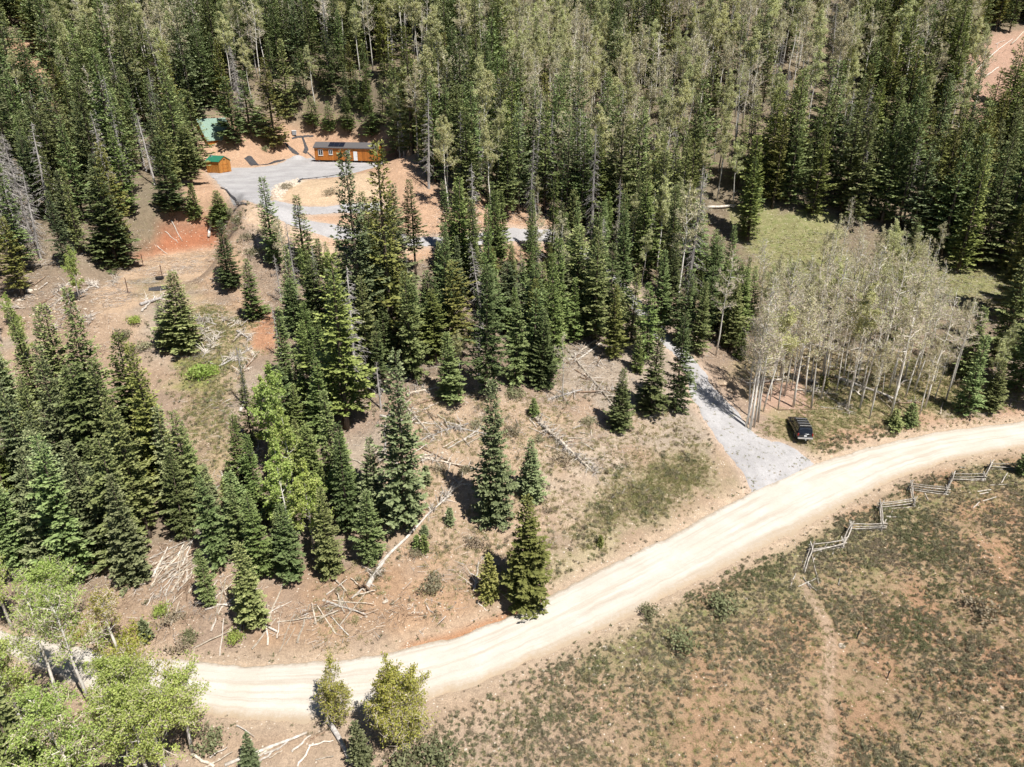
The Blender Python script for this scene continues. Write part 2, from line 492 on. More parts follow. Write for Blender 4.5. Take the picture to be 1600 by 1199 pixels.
# needle litter darkens and greys the floor of the standing wood
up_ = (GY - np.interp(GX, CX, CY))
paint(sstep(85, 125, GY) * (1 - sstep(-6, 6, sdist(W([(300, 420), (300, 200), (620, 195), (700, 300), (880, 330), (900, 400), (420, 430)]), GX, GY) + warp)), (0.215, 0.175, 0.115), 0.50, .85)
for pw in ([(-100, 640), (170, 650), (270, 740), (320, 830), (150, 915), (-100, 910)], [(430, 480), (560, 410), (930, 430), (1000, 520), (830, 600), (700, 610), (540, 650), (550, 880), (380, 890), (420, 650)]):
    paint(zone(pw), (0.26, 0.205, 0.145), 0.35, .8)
# meadow below the road: reddish soil under sage
mead = sstep(-2.5, -6.5, (GY - np.interp(GX, CX, CY)) * np.interp(GX, CX, CC))
paint(mead, (0.39, 0.27, 0.165), 0.60)
paint(mead * sstep(0.46, 0.66, fbm(GX, GY + 50, 3.2, 4)), (0.43, 0.25, 0.145), 0.48, .35 + .4 * sstep(10, 40, GX))
paint(mead * sstep(14, -4, GX) , (0.45, 0.34, 0.245), 0.38)
paint(zone([(900, 1010), (1100, 925), (1330, 810), (1480, 735), (1600, 715), (1600, 770), (1420, 810), (1330, 900), (1250, 960), (1100, 1000), (960, 1050)]), (0.33, 0.265, 0.15), 0.72)
# olive roadside grass above the road
paint(zone([(935, 730), (1050, 690), (1110, 690), (1165, 765), (1090, 812), (935, 885), (865, 905), (845, 850), (880, 820)]), (0.36, 0.29, 0.185), 0.58)
paint(zone([(860, 870), (960, 825), (960, 868), (870, 912)], 1.0, .6), (0.44, 0.365, 0.225), 0.30)
paint(zone([(700, 900), (790, 905), (830, 945), (730, 972), (560, 1012), (420, 1020), (500, 960)]), (0.35, 0.265, 0.18), 0.52)
paint(zone([(620, 620), (700, 610), (880, 640), (930, 740), (860, 840), (720, 880), (640, 900), (600, 860), (600, 740)]), (0.47, 0.345, 0.235), 0.20)
paint(zone([(880, 690), (960, 670), (1060, 660), (1010, 700), (900, 780), (840, 800)]), (0.50, 0.40, 0.30), 0.20)
paint(zone([(600, 880), (690, 890), (760, 930), (700, 965), (560, 1000), (440, 1000), (420, 930), (520, 900)]), (0.44, 0.285, 0.175), 0.14)
# grassy corridor on the left slope and its soil
paint(zone([(300, 470), (410, 480), (400, 560), (350, 640), (370, 740), (340, 790), (310, 700), (270, 590), (270, 520)]), (0.45, 0.345, 0.215), 0.46)
paint(zone([(270, 565), (335, 560), (345, 600), (290, 620)], 0.8), (0.33, 0.31, 0.11), 0.85)
paint(zone([(330, 395), (420, 480), (410, 520), (340, 460), (310, 430)]), (0.50, 0.34, 0.215), 0.40)
# aspen grove floor and meadows on the right
paint(zone([(1140, 560), (1250, 540), (1420, 560), (1560, 600), (1480, 650), (1300, 720), (1200, 690)]), (0.37, 0.29, 0.17), 0.62)
paint(zone([(1190, 600), (1250, 590), (1260, 640), (1190, 650)], 1.0), (0.45, 0.30, 0.22), 0.15)
paint(zone([(1150, 330), (1290, 340), (1330, 420), (1500, 400), (1600, 420), (1560, 470), (1420, 470), (1200, 440)]), (0.33, 0.31, 0.15), 0.9)
paint(zone([(1290, 690), (1420, 668), (1600, 645), (1600, 655), (1450, 674), (1300, 715)], 1.0), (0.47, 0.30, 0.20), 0.12)
# bare red slopes
paint(zone([(1490, 135), (1530, 65), (1620, 42), (1700, 50), (1700, 150), (1560, 175), (1548, 245), (1515, 240), (1520, 170)]), (0.47, 0.30, 0.215), 0.10)
paint(zone([(0, 60), (40, 60), (90, 110), (70, 190), (20, 160)]), (0.52, 0.32, 0.20), 0.12)
# building site
SITE = [(290, 330), (310, 240), (330, 200), (420, 190), (500, 188), (600, 205), (640, 260), (700, 310), (840, 320), (890, 390), (800, 410), (640, 410), (540, 400), (450, 385), (400, 350), (330, 345)]
paint(zone(SITE, 2.0, .6), (0.52, 0.335, 0.215), 0.06)
paint(zone([(430, 290), (470, 281), (600, 272), (600, 316), (480, 322), (440, 312)], 1.0, .3), (0.62, 0.455, 0.295), 0.02)
paint(zone([(340, 305), (420, 338), (470, 360), (570, 385), (640, 395), (560, 410), (450, 390), (380, 345)], 1.0, .3), (0.60, 0.44, 0.30), 0.05)
paint(zone([(430, 262), (490, 215), (620, 220), (610, 250), (500, 250)], 1.5, .4), (0.50, 0.30, 0.19), 0.02)
paint(zone([(425, 285), (460, 278), (480, 282), (440, 300), (440, 320), (428, 320)], .7, .3), (0.70, 0.60, 0.45), 0.02)
paint(zone([(215, 405), (250, 355), (335, 338), (340, 385), (250, 400)], 1.5, .5), (0.43, 0.175, 0.09), 0.05)
paint(sstep(-1.5, 1, sdist(FLATS[1][0], GX, GY) + warp * .4), (0.56, 0.40, 0.265), 0.15)
paint(zone([(200, 440), (262, 430), (300, 450), (260, 462), (215, 470)], 1.0, .5), (0.42, 0.32, 0.20), 0.6)
paint(zone([(400, 480), (450, 500), (430, 560), (395, 540)], 1.0, .5), (0.50, 0.265, 0.15), 0.10)
# shoulders of the road and drives take their dust
droad = sdist(road_poly, GX, GY)
paint(sstep(-2.0, 0.2, droad + warp * .22), (0.55, 0.42, 0.30), 0.04, 0.9)
dap = sdist(apron_w, GX, GY); ddr = np.maximum(sdist(drive_w, GX, GY), sdist(branch_w, GX, GY)); dpad = sdist(pad_w, GX, GY)
paint(sstep(-1.6, 0.2, np.maximum(np.maximum(dap, ddr), dpad) + warp * .2), (0.55, 0.42, 0.32), 0.04, 0.9)
paint(sstep(-1.2, .2, sdist(W([(640, 1012), (700, 998), (790, 965), (850, 935), (800, 962), (720, 995)]), GX, GY)), (0.50, 0.23, 0.10), 0.0, .8)
# the walked path through the sage
path_c = resample([tuple(at(*p)[:2]) for p in [(1250, 905), (1268, 935), (1290, 970), (1298, 1010), (1293, 1050), (1292, 1090), (1300, 1140), (1285, 1199)]], 60)
pd = np.full(GX.shape, 1e9)
sel = (GY < 75) & (GX > 0) & (GX < 50)
for a_, b_ in path_c:
    pd[sel] = np.minimum(pd[sel], np.hypot(GX[sel] - a_, GY[sel] - b_))
paint(sstep(.8, 0.2, pd + warp * .08), (0.46, 0.335, 0.235), 0.1, .8)
lum = soil.mean(-1, keepdims=True); soil = (soil * .93 + lum * .07) * np.array([.84, .82, .80])
sink = 0.16 * (sstep(0.1, 0.7, droad) + sstep(0.2, 0.8, np.maximum(np.maximum(dap, ddr), dpad))).clip(0, 1)
GZ = GZ - sink + (fbm(GX, GY, 1.2, 3) - 0.5) * 0.22 * sstep(0.5, -1.0, droad) * sstep(.5, -1, np.maximum(np.maximum(dap, ddr), dpad))
nx, ny = len(gx), len(gy)
idx = np.arange(nx * ny).reshape(ny, nx)
Q = np.stack([idx[:-1, :-1], idx[:-1, 1:], idx[1:, 1:], idx[1:, :-1]], -1).reshape(-1, 4)
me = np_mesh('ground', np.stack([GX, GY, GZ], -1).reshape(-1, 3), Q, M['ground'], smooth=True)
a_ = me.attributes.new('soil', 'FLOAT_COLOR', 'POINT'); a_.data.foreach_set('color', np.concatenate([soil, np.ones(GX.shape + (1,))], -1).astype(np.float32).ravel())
a_ = me.attributes.new('cover', 'FLOAT', 'POINT'); a_.data.foreach_set('value', cover.astype(np.float32).ravel())
structure(link('ground', me))['label'] = 'reddish brown mountain slope with dry grass'

# dirt road: a lofted strip with ragged edges and a slight crown
n = 900
u2, l2 = resample(upw, n), resample(low, n)
K = 17
V, al, ac = [], [], []
for i in range(n):
    du = (fbm(i * 0.11, 3.0, 1.0, 4) - 0.5) * 1.3; dl = (fbm(i * 0.11, 40.0, 1.0, 4) - 0.5) * 1.5
    a, b = u2[i], l2[i]
    w = np.hypot(*(b - a))
    for k in range(K):
        s = k / (K - 1)
        s2 = s + (du * (1 - s) + dl * s) / w * (1 if k in (0, K - 1) else 0.5)
        x, y = a + (b - a) * s2
        z = 0.02 + 0.16 * (1 - (2 * s - 1) ** 4) + 0.03 * math.sin(s * 19) * (1 - (2 * s - 1) ** 2)
        if k in (0, K - 1):
            z = -0.10
        V.append((x, y, z)); al.append(i * 0.27); ac.append(s)
idx = np.arange(n * K).reshape(n, K)
Q = np.stack([idx[:-1, :-1], idx[:-1, 1:], idx[1:, 1:], idx[1:, :-1]], -1).reshape(-1, 4)[:, ::-1]
me = np_mesh('dirt_road', V, Q, M['road'], smooth=True)
for nm, v in (('along', al), ('across', ac)):
    a_ = me.attributes.new(nm, 'FLOAT', 'POINT'); a_.data.foreach_set('value', np.asarray(v, np.float32))
structure(link('dirt_road', me))['label'] = 'wide pale dirt road sweeping across the slope'

def sheet(name, poly, res, lift, mat, edge=0.5):
    xs = [p[0] for p in poly]; ys = [p[1] for p in poly]
    X, Y = np.meshgrid(np.arange(min(xs) - 1, max(xs) + 1, res), np.arange(min(ys) - 1, max(ys) + 1, res))
    d = sdist(poly, X, Y) + (fbm(X, Y, 1.6, 3) - 0.5) * 2 * edge
    Z = H(X, Y) + lift * sstep(-0.1, 0.5, d) + (fbm(X, Y, 0.9, 3) - 0.5) * 0.10 - 0.12 * sstep(0.25, -0.2, d)
    idx = np.arange(X.size).reshape(X.shape)
    q = np.stack([idx[:-1, :-1], idx[:-1, 1:], idx[1:, 1:], idx[1:, :-1]], -1)
    dm = np.minimum(np.minimum(d[:-1, :-1], d[:-1, 1:]), np.minimum(d[1:, 1:], d[1:, :-1]))
    q = q[dm > -0.15].reshape(-1, 4)
    used = np.unique(q); mp = np.full(X.size, -1); mp[used] = np.arange(len(used))
    V = np.stack([X, Y, Z], -1).reshape(-1, 3)[used]
    return structure(link(name, np_mesh(name, V, mp[q], mat, smooth=True)))
sheet('gravel_apron', apron_w, 0.22, 0.08, M['gravel'])['label'] = 'grey gravel driveway mouth joining the dirt road'
sheet('gravel_driveway', drive_w, 0.35, 0.06, M['gravel'])['label'] = 'grey gravel driveway climbing through the trees'
sheet('gravel_spur', branch_w, 0.35, 0.10, M['gravel'])['label'] = 'short gravel spur below the building pad'
sheet('gravel_pad', pad_w, 0.35, 0.05, M['gravel'])['label'] = 'level grey gravel pad in front of the orange cabin'
# ------------------------------------------------------------------ plants
def kites(base, tipv, width, up, rnd, fold=0.0):
    """one leaf-like quad per row: base point, two shoulders, tip"""
    d = tipv - base
    L = np.linalg.norm(d, axis=1, keepdims=True) + 1e-9
    dn = d / L
    side = np.cross(dn, up); side /= np.linalg.norm(side, axis=1, keepdims=True) + 1e-9
    nrm = np.cross(side, dn)
    roll = rnd.normal(0, 0.45, (len(base), 1))
    side = side * np.cos(roll) + nrm * np.sin(roll)
    mid = base + d * 0.55
    w = width.reshape(-1, 1) * 0.5
    V = np.stack([base, mid + side * w, tipv, mid - side * w], 1)
    return V

def conifer_arrays(seed, h, R, z0=0.06, whorl=0.36, per=6, droop=0.0, gap=0.0, power=0.85, tw=0.26, ragged=0.25, cut=1.0):
    r = np.random.default_rng(seed)
    VV, TT_ = [], []
    z = h * z0
    lean = r.normal(0, 0.006, 2)
    side_az, side_k = r.uniform(0, 6.28), r.uniform(0, .45) * min(1, ragged * 3)
    rag = [1 + ragged * math.sin(a * r.uniform(1, 3) + r.uniform(0, 6)) for a in range(8)]
    while z < h * 0.985 * cut:
        t = (z / h - z0) / (1 - z0)
        prof = (1 - t) ** power * min(1.0, 0.72 + t / 0.25 * 0.28)
        n = max(3, int(per * (0.55 + 0.6 * prof)))
        a0 = r.uniform(0, 6.28)
        lay = r.uniform(0.86 - ragged * .6, 1.12 + ragged * .15)
        for k in range(n):
            if r.random() < gap:
                continue
            az = a0 + 6.283 * k / n + r.normal(0, 0.22)
            L = R * prof * lay * r.uniform(0.72 - ragged * .5, 1.12 + ragged * .35) * (1 + side_k * math.cos(az - side_az)) * (1 + ragged * 0.6 * math.sin(az * 2 + seed + z * 0.4)) + 0.10 + 0.016 * h
            e0 = math.radians(-14 - droop + 44 * t + r.normal(0, 5))
            lift = r.uniform(0.08, 0.22)
            m = max(3, int(L / tw))
            s = (np.arange(m) + r.uniform(0.3, 1.0, m)) / (m + 0.3)
            s = 0.18 + 0.82 * s
            ax = np.array([math.cos(az), math.sin(az)])
            rad = L * s * math.cos(e0)
            zz = z + L * s * math.sin(e0) + lift * L * s * s
            P = np.c_[ax[0] * rad, ax[1] * rad, zz]
            for sgn in (-1, 1):
                ang = az + sgn * np.radians(r.uniform(32, 62, m))
                tl = np.clip(L * (0.16 + 0.34 * (1 - s)) , 0.16, 0.75) * r.uniform(0.75, 1.25, m)
                T = P + np.c_[np.cos(ang) * tl, np.sin(ang) * tl, r.normal(-0.02, 0.09, m) * 1.0 + lift * 0.25]
                VV.append(kites(P, T, np.clip(tl * 0.52, 0.11, 0.30), np.array([[0, 0, 1.0]]), r))
                TT_.append(np.clip(np.c_[s * 0.15, s * 0.5, s ** 1.5, s * 0.5] * r.uniform(0.3, 1.4, (m, 1)), 0, 1))  # pale bough ends, weighted up to paint highlights on the shelves
            # end spray and a few upright needles for thickness
            B = P[-2:]; E = B + np.c_[np.full(2, ax[0]) * 0.32, np.full(2, ax[1]) * 0.32, [lift * .3, lift * .5]]
            VV.append(kites(B, E, np.full(2, 0.2), np.array([[0, 0, 1.0]]), r)); TT_.append(np.tile([0.3, 0.7, 1, 0.7], (2, 1)))
            E = P + np.c_[r.normal(0, .08, m) + ax[0] * .10, r.normal(0, .08, m) + ax[1] * .10, r.uniform(.10, .24, m)]
            VV.append(kites(P, E, np.full(m, 0.13), np.c_[r.normal(0, 1, (m, 2)), np.zeros(m)], r)); TT_.append(np.tile([0.1, 0.4, 0.8, 0.4], (m, 1)) * s.reshape(-1, 1))
        z += whorl * r.uniform(0.75, 1.25) * (0.62 + 0.38 * (1 - t))
    if cut < 1:
        V = np.concatenate(VV).reshape(-1, 3); return V, np.concatenate(TT_).reshape(-1)
    # leader
    B = np.zeros((5, 3)); B[:, 2] = h * np.linspace(0.955, 0.99, 5)
    E = B + np.c_[r.normal(0, .13, (5, 2)), np.full(5, 0.28)]
    VV.append(kites(B, E, np.full(5, 0.12), np.array([[1.0, 0.3, 0]]), r)); TT_.append(np.tile([0.2, 0.5, 0.9, 0.5], (5, 1)))
    V = np.concatenate(VV).reshape(-1, 3); tip = np.concatenate(TT_).reshape(-1)
    V[:, 0] += lean[0] * V[:, 2]; V[:, 1] += lean[1] * V[:, 2]
    return V, tip
def conifer_crown(name, mat, *a, **k):
    V, tip = conifer_arrays(*a, **k)
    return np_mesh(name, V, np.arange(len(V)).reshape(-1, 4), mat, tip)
def conifer_trunk(h, r0, seed):
    mb = MB(); r = random.Random(seed)
    ks = [0, .05, .3, .6, .85, .985]
    mb.tube([(r.uniform(-.02, .02), r.uniform(-.02, .02), h * k - (0.5 if k == 0 else 0)) for k in ks], [r0 * 1.35, r0, r0 * .78, r0 * .5, r0 * .22, 0.015], 7)
    for _ in range(18):   # bare stubs near the bottom
        z = h * r.uniform(.03, .3); a = r.uniform(0, 6.28); L = r.uniform(.4, 1.3)
        mb.tube([(0, 0, z), (math.cos(a) * L, math.sin(a) * L, z - .15 * L)], [.03, .01], 3, cap=False)
    return mb.mesh('trunk', M['bark'], True)

def ribbons(P0, P1, w, r):
    d = P1 - P0
    up = r.normal(0, 1, P0.shape)
    s = np.cross(d, up); s /= np.linalg.norm(s, axis=1, keepdims=True) + 1e-9
    w = np.asarray(w).reshape(-1, 1)
    return np.stack([P0 - s * w, P0 + s * w, P1 + s * w * .4, P1 - s * w * .4], 1)

def snag_mesh(seed, h, R, dens=1.0, z0=0.12, droop=28):
    """standing dead conifer: grey trunk and drooping bare boughs with fine twigs"""
    r = np.random.default_rng(seed); mb = MB(); rr = random.Random(seed)
    mb.tube([(rr.uniform(-.05, .05), rr.uniform(-.05, .05), h * k - (.5 if k == 0 else 0)) for k in (0, .1, .4, .7, .9, 1)], [.24, .2, .15, .1, .05, .015], 6)
    n = int(h * 7 * dens); VV = []
    for i in range(n):
        t = (i + r.random()) / n; z = h * (z0 + (1 - z0) * t * .98)
        L = (R * (1 - t) ** .8 + .2) * r.uniform(.45, 1.1); az = r.uniform(0, 6.28)
        e = math.radians(-droop + 40 * t + r.normal(0, 10))
        p = [np.array([0, 0, z])]
        for k in range(1, 5):
            s = k / 4
            p.append(np.array([math.cos(az) * L * s * math.cos(e), math.sin(az) * L * s * math.cos(e), z + L * s * math.sin(e) - .12 * L * s * s]))
        mb.tube(p, [.03, .025, .02, .014, .006], 3, cap=False)
        m = int(L * 9) + 2
        s = r.uniform(.25, 1, m)
        B = np.array([np.array(p[0]) * (1 - q) + np.array(p[-1]) * q for q in s])
        a2 = az + r.choice([-1, 1], m) * r.uniform(.4, 1.2, m); tl = r.uniform(.15, .5, m) * (1.2 - s * .5)
        E = B + np.c_[np.cos(a2) * tl, np.sin(a2) * tl, r.normal(-.16, .1, m)]
        VV.append(ribbons(B, E, np.full(m, .014), r))
    V = np.concatenate(VV).reshape(-1, 3)
    n0 = len(mb.v); mb.v += [tuple(v) for v in V]
    mb.f += [tuple(n0 + q for q in range(i, i + 4)) for i in range(0, len(V), 4)]; mb.mi += [0] * (len(V) // 4)
    return mb.mesh('dead_tree', M['dead'])

def broadleaf(seed, h, crown0, spread, n1, leaf_n, leaf_s, leafmat, bark, r0=0.13, twigs=1.0, up=50, stems=1, twig_w=0.014, thick=1.0):
    """returns (trunk mesh, twig mesh, leaf mesh): leader, ascending limbs, branchlets, fine twigs, small leaves"""
    r = np.random.default_rng(seed); tb = MB(); V2, L0 = [], []
    for st in range(stems):
        hh = h * (1 if st == 0 else r.uniform(.65, 1))
        a = r.uniform(0, 6.28); off = 0 if st == 0 else r.uniform(.15, .5); lean = r.uniform(0.02, 0.06) if stems == 1 else r.uniform(.06, .26)
        base = np.array([math.cos(a) * off, math.sin(a) * off, 0]); ld = np.array([math.cos(a) * lean, math.sin(a) * lean, 1.0])
        bend = r.normal(0, .012 * h, (6, 2)); bend[0] = 0
        ks = np.array([0, .2, .42, .64, .84, 1.0])
        P = np.array([base + ld * hh * k + np.r_[bend[i] * k, 0] for i, k in enumerate(ks)]); P[0, 2] -= .4
        tb.tube(P, r0 * np.array([1.15, .9, .72, .5, .27, .06]) * (1 if st == 0 else .7), 6)
        n = n1 if st == 0 else int(n1 * .7)
        for i in range(n):
            t = crown0 + (1 - crown0) * ((i + r.random()) / n) ** .9
            p0 = np.array([np.interp(t, ks, P[:, q]) for q in range(3)])
            az = i * 2.4 + r.normal(0, .5)
            prof = math.sin(min(1, (t - crown0) / (1 - crown0) * .9 + .22) * math.pi) ** .7
            L = spread * (0.3 + .8 * prof) * r.uniform(.65, 1.2)
            e = math.radians(r.normal(up * (.55 + .6 * t), 12)) if r.random() > .12 else math.radians(r.uniform(-10, 20))
            d = np.array([math.cos(az) * math.cos(e), math.sin(az) * math.cos(e), math.sin(e)])
            q = [p0]; dd = d.copy()
            for k in range(4):
                dd = dd + r.normal(0, .22, 3) + np.array([0, 0, .10]); dd /= np.linalg.norm(dd); q.append(q[-1] + dd * L / 4)
            tb.tube(q, np.array([.042, .034, .026, .018, .008]) * (h / 14) * (1.3 - .6 * t) * thick, 4, cap=False)
            q = np.array(q)
            m = max(2, int(6 * L / max(spread, .1) * twigs + 1))
            for j in range(m):
                s = r.uniform(.25, 1); b = np.array([np.interp(s * 4, range(5), q[:, c]) for c in range(3)])
                d2 = d * .6 + r.normal(0, .55, 3) + np.array([0, 0, .25]); d2 /= np.linalg.norm(d2)
                l2 = L * r.uniform(.2, .5); e2 = b + d2 * l2
                V2.append(ribbons(b[None], e2[None], [twig_w * 1.5], r))
                m3 = max(2, int(6 * twigs)); s3 = r.uniform(.2, 1, m3)
                B3 = b + (e2 - b) * s3[:, None]
                D3 = d2 * .5 + r.normal(0, .6, (m3, 3)) + np.array([0, 0, .2]); D3 /= np.linalg.norm(D3, axis=1, keepdims=True)
                E3 = B3 + D3 * (l2 * r.uniform(.25, .7, (m3, 1)))
                V2.append(ribbons(B3, E3, np.full(m3, twig_w), r))
                L0.append(E3); L0.append((B3 + E3) / 2); L0.append(e2[None])
    tw = np.concatenate(V2).reshape(-1, 3)
    twm = np_mesh('twigs', tw, np.arange(len(tw)).reshape(-1, 4), M['twig'] if bark != 'dead' else M['dead'])
    lm = None
    if leaf_n:
        S = np.concatenate(L0); k = r.integers(0, len(S), leaf_n)
        B = S[k] + r.normal(0, .10, (leaf_n, 3))
        D = r.normal(0, 1, (leaf_n, 3)); D /= np.linalg.norm(D, axis=1, keepdims=True)
        ls = leaf_s * r.uniform(.6, 1.4, (leaf_n, 1))
        V = kites(B, B + D * ls, ls[:, 0] * .8, r.normal(0, 1, (leaf_n, 3)), r).reshape(-1, 3)
        z = V[:, 2]; 
        lm = np_mesh('leaves', V, np.arange(len(V)).reshape(-1, 4), leafmat, np.repeat(r.random(leaf_n) * .8, 4))
    return tb.mesh('trunk', M[bark], True), twm, lm

def brush_mesh(seed, R, hgt, n, mat, leaf=0.12, twig=True):
    """low rounded shrub: short stems and a broken dome of small leaves"""
    r = np.random.default_rng(seed)
    nb = max(4, n // 26); az = r.uniform(0, 6.28, nb); rr = R * np.sqrt(r.random(nb)) * .8
    C_ = np.c_[np.cos(az) * rr, np.sin(az) * rr, hgt * r.uniform(.45, .8, nb) * (1 - .45 * (rr / R) ** 2)]
    k = r.integers(0, nb, n)
    B = C_[k] + r.normal(0, 1, (n, 3)) * np.array([R * .2, R * .2, hgt * .17]); B[:, 2] = np.abs(B[:, 2])
    D = r.normal(0, .7, (n, 3)) + np.array([0, 0, .8]); D /= np.linalg.norm(D, axis=1, keepdims=True)
    ls = leaf * r.uniform(.6, 1.4, (n, 1))
    V = kites(B, B + D * ls, ls[:, 0] * .55, r.normal(0, 1, (n, 3)), r).reshape(-1, 3)
    tip = np.repeat(np.clip(B[:, 2] / hgt, 0, 1) * .7 * r.random(n), 4)
    if twig:
        S = np.zeros((nb * 2, 3)); S[:, :2] = r.normal(0, R * .12, (nb * 2, 2)); S[:, 2] = -.03
        E = np.concatenate([C_, C_ + r.normal(0, R * .15, (nb, 3))])
        V = np.concatenate([V, ribbons(S, E, np.full(nb * 2, .012), r).reshape(-1, 3)]); tip = np.r_[tip, np.full(nb * 8, .9)]
    return np_mesh('brush', V, np.arange(len(V)).reshape(-1, 4), mat, tip)
def tuft_mesh(seed, n, R, h, mat):
    r = np.random.default_rng(seed)
    B = np.c_[r.normal(0, R * .5, (n, 2)), np.zeros(n)]
    E = B + np.c_[r.normal(0, h * .45, (n, 2)), r.uniform(.5, 1.1, n) * h]
    V = ribbons(B, E, np.full(n, .014), r).reshape(-1, 3)
    return np_mesh('tuft', V, np.arange(len(V)).reshape(-1, 4), mat, np.repeat(r.random(n), 4))
def rock_mesh(seed, mat, flatness=.6):
    import bmesh
    bm = bmesh.new(); bmesh.ops.create_icosphere(bm, subdivisions=2, radius=.5)
    r = random.Random(seed); ps = [(Vector((r.uniform(-1, 1), r.uniform(-1, 1), r.uniform(-1, 1))).normalized(), r.uniform(.27, .46)) for _ in range(11)]
    for v in bm.verts:
        for nrm, d in ps:      # cut by planes: angular faces
            k = v.co.dot(nrm)
            if k > d:
                v.co -= nrm * (k - d)
        v.co.z *= flatness; v.co *= r.uniform(.97, 1.03)
    me = bpy.data.meshes.new('rock'); bm.to_mesh(me); bm.free(); me.materials.append(mat)
    return me
def scatter(name, label, cat, pts, rots, scls, idxs, meshes):
    """one 'stuff' object: instances of a few meshes on points (geometry nodes)"""
    me = bpy.data.meshes.new(name); n = len(pts)
    me.vertices.add(n); me.vertices.foreach_set('co', np.asarray(pts, np.float32).ravel())
    for nm, typ, v, key in (('rz', 'FLOAT', rots, 'value'), ('scl', 'FLOAT', scls, 'value'), ('pick', 'INT', idxs, 'value')):
        a = me.attributes.new(nm, typ, 'POINT'); a.data.foreach_set(key, np.asarray(v, np.int32 if typ == 'INT' else np.float32))
    me.update()
    o = link(name, me); o['kind'] = 'stuff'; o['label'] = label; o['category'] = cat
    ng = bpy.data.node_groups.new(name + '_nodes', 'GeometryNodeTree')
    ng.interface.new_socket('Geometry', in_out='INPUT', socket_type='NodeSocketGeometry')
    ng.interface.new_socket('Geometry', in_out='OUTPUT', socket_type='NodeSocketGeometry')
    N = ng.nodes; gi = N.new('NodeGroupInput'); go = N.new('NodeGroupOutput')
    join = N.new('GeometryNodeJoinGeometry')
    for mesh in meshes:
        po = bpy.data.objects.new(name + '_source', mesh)
        oi = N.new('GeometryNodeObjectInfo'); oi.inputs['Object'].default_value = po; oi.inputs['As Instance'].default_value = True
        ng.links.new(oi.outputs['Geometry'], join.inputs[0])
    ip = N.new('GeometryNodeInstanceOnPoints'); ip.inputs['Pick Instance'].default_value = True
    ng.links.new(gi.outputs[0], ip.inputs['Points']); ng.links.new(join.outputs[0], ip.inputs['Instance'])
    def attr(nm, typ):
        q = N.new('GeometryNodeInputNamedAttribute'); q.data_type = typ; q.inputs['Name'].default_value = nm
        return q.outputs[0]
    ng.links.new(attr('pick', 'INT'), ip.inputs['Instance Index'])
    ng.links.new(attr('scl', 'FLOAT'), ip.inputs['Scale'])
    cx = N.new('ShaderNodeCombineXYZ'); ng.links.new(attr('rz', 'FLOAT'), cx.inputs[2])
    ng.links.new(cx.outputs[0], ip.inputs['Rotation'])
    ng.links.new(ip.outputs[0], go.inputs[0])
    md = o.modifiers.new('scatter', 'NODES'); md.node_group = ng
    return o
# ------------------------------------------------------------------ the wood: kinds of tree
def join_np(name, parts):
    """numpy join of quad/ngon meshes that keeps materials and the 'tip' attribute"""
    V, LV, LT, MI, TP, mats = [], [], [], [], [], []
    nv = 0
    for me in parts:
        v = np.empty(len(me.vertices) * 3, np.float32); me.vertices.foreach_get('co', v); V.append(v)
        l = np.empty(len(me.loops), np.int32); me.loops.foreach_get('vertex_index', l); LV.append(l + nv)
        t = np.empty(len(me.polygons), np.int32); me.polygons.foreach_get('loop_total', t); LT.append(t)
        MI.append(np.full(len(me.polygons), len(mats), np.int32)); mats.append(me.materials[0])
        tp = np.zeros(len(me.vertices), np.float32)
        if 'tip' in me.attributes:
            me.attributes['tip'].data.foreach_get('value', tp)
        TP.append(tp); nv += len(me.vertices)
    V, LV, LT, MI, TP = map(np.concatenate, (V, LV, LT, MI, TP))
    me = bpy.data.meshes.new(name)
    me.vertices.add(nv); me.vertices.foreach_set('co', V)
    me.loops.add(len(LV)); me.loops.foreach_set('vertex_index', LV)
    me.polygons.add(len(LT)); me.polygons.foreach_set('loop_start', np.r_[0, np.cumsum(LT)[:-1]].astype(np.int32)); me.polygons.foreach_set('loop_total', LT)
    for m in mats:
        me.materials.append(m)
    me.polygons.foreach_set('material_index', MI)
    me.attributes.new('tip', 'FLOAT', 'POINT').data.foreach_set('value', TP)
    me.update(); me.validate()
    return me

SHAPES = {   # name: (height, radius, generator settings)
    'broad':  (16, 2.9, dict(z0=.02, per=7, power=.92, ragged=.14, whorl=.34)),
    'medium': (17, 2.4, dict(z0=.05, per=7, power=.85, ragged=.22, whorl=.36)),
    'narrow': (18, 1.8, dict(z0=.05, per=7, power=.75, ragged=.25, whorl=.38)),
    'ragged': (21, 2.7, dict(z0=.12, per=7, power=.66, ragged=.38, gap=.12, whorl=.36, droop=6)),
    'bare':   (20, 2.3, dict(z0=.28, per=7, power=.64, ragged=.38, gap=.12, whorl=.36, droop=4)),
    'small':  (6, 1.5, dict(z0=.01, per=7, power=.95, ragged=.15, whorl=.24, tw=.20)),
    'tiny':   (2, .62, dict(z0=.01, per=6, power=.95, ragged=.15, whorl=.13, tw=.13)),
}
CON = {}
for nm, (h, R, kw) in SHAPES.items():
    CON[nm] = []
    for v in range(5 if nm in ('medium', 'narrow', 'ragged') else 2):
        sd_ = 100 + v * 7 + len(nm) * 31; kw = dict(SHAPES[nm][2]); R = SHAPES[nm][1]
        if v > 1:
            R *= (.82, 1.2, 1.0)[v - 2]; kw['power'] *= (1.25, .85, 1.0)[v - 2]; kw['gap'] = (.06, .16, .22)[v - 2]; kw['ragged'] += .12; kw['droop'] = (0, 12, -4)[v - 2]
            if nm == 'ragged' and v == 4: kw['cut'] = .88
        CON[nm].append((h, R, conifer_crown('crown', M['fir'], sd_, h, R, **kw), conifer_trunk(h, .012 * h + .02, sd_)))
FAR = []
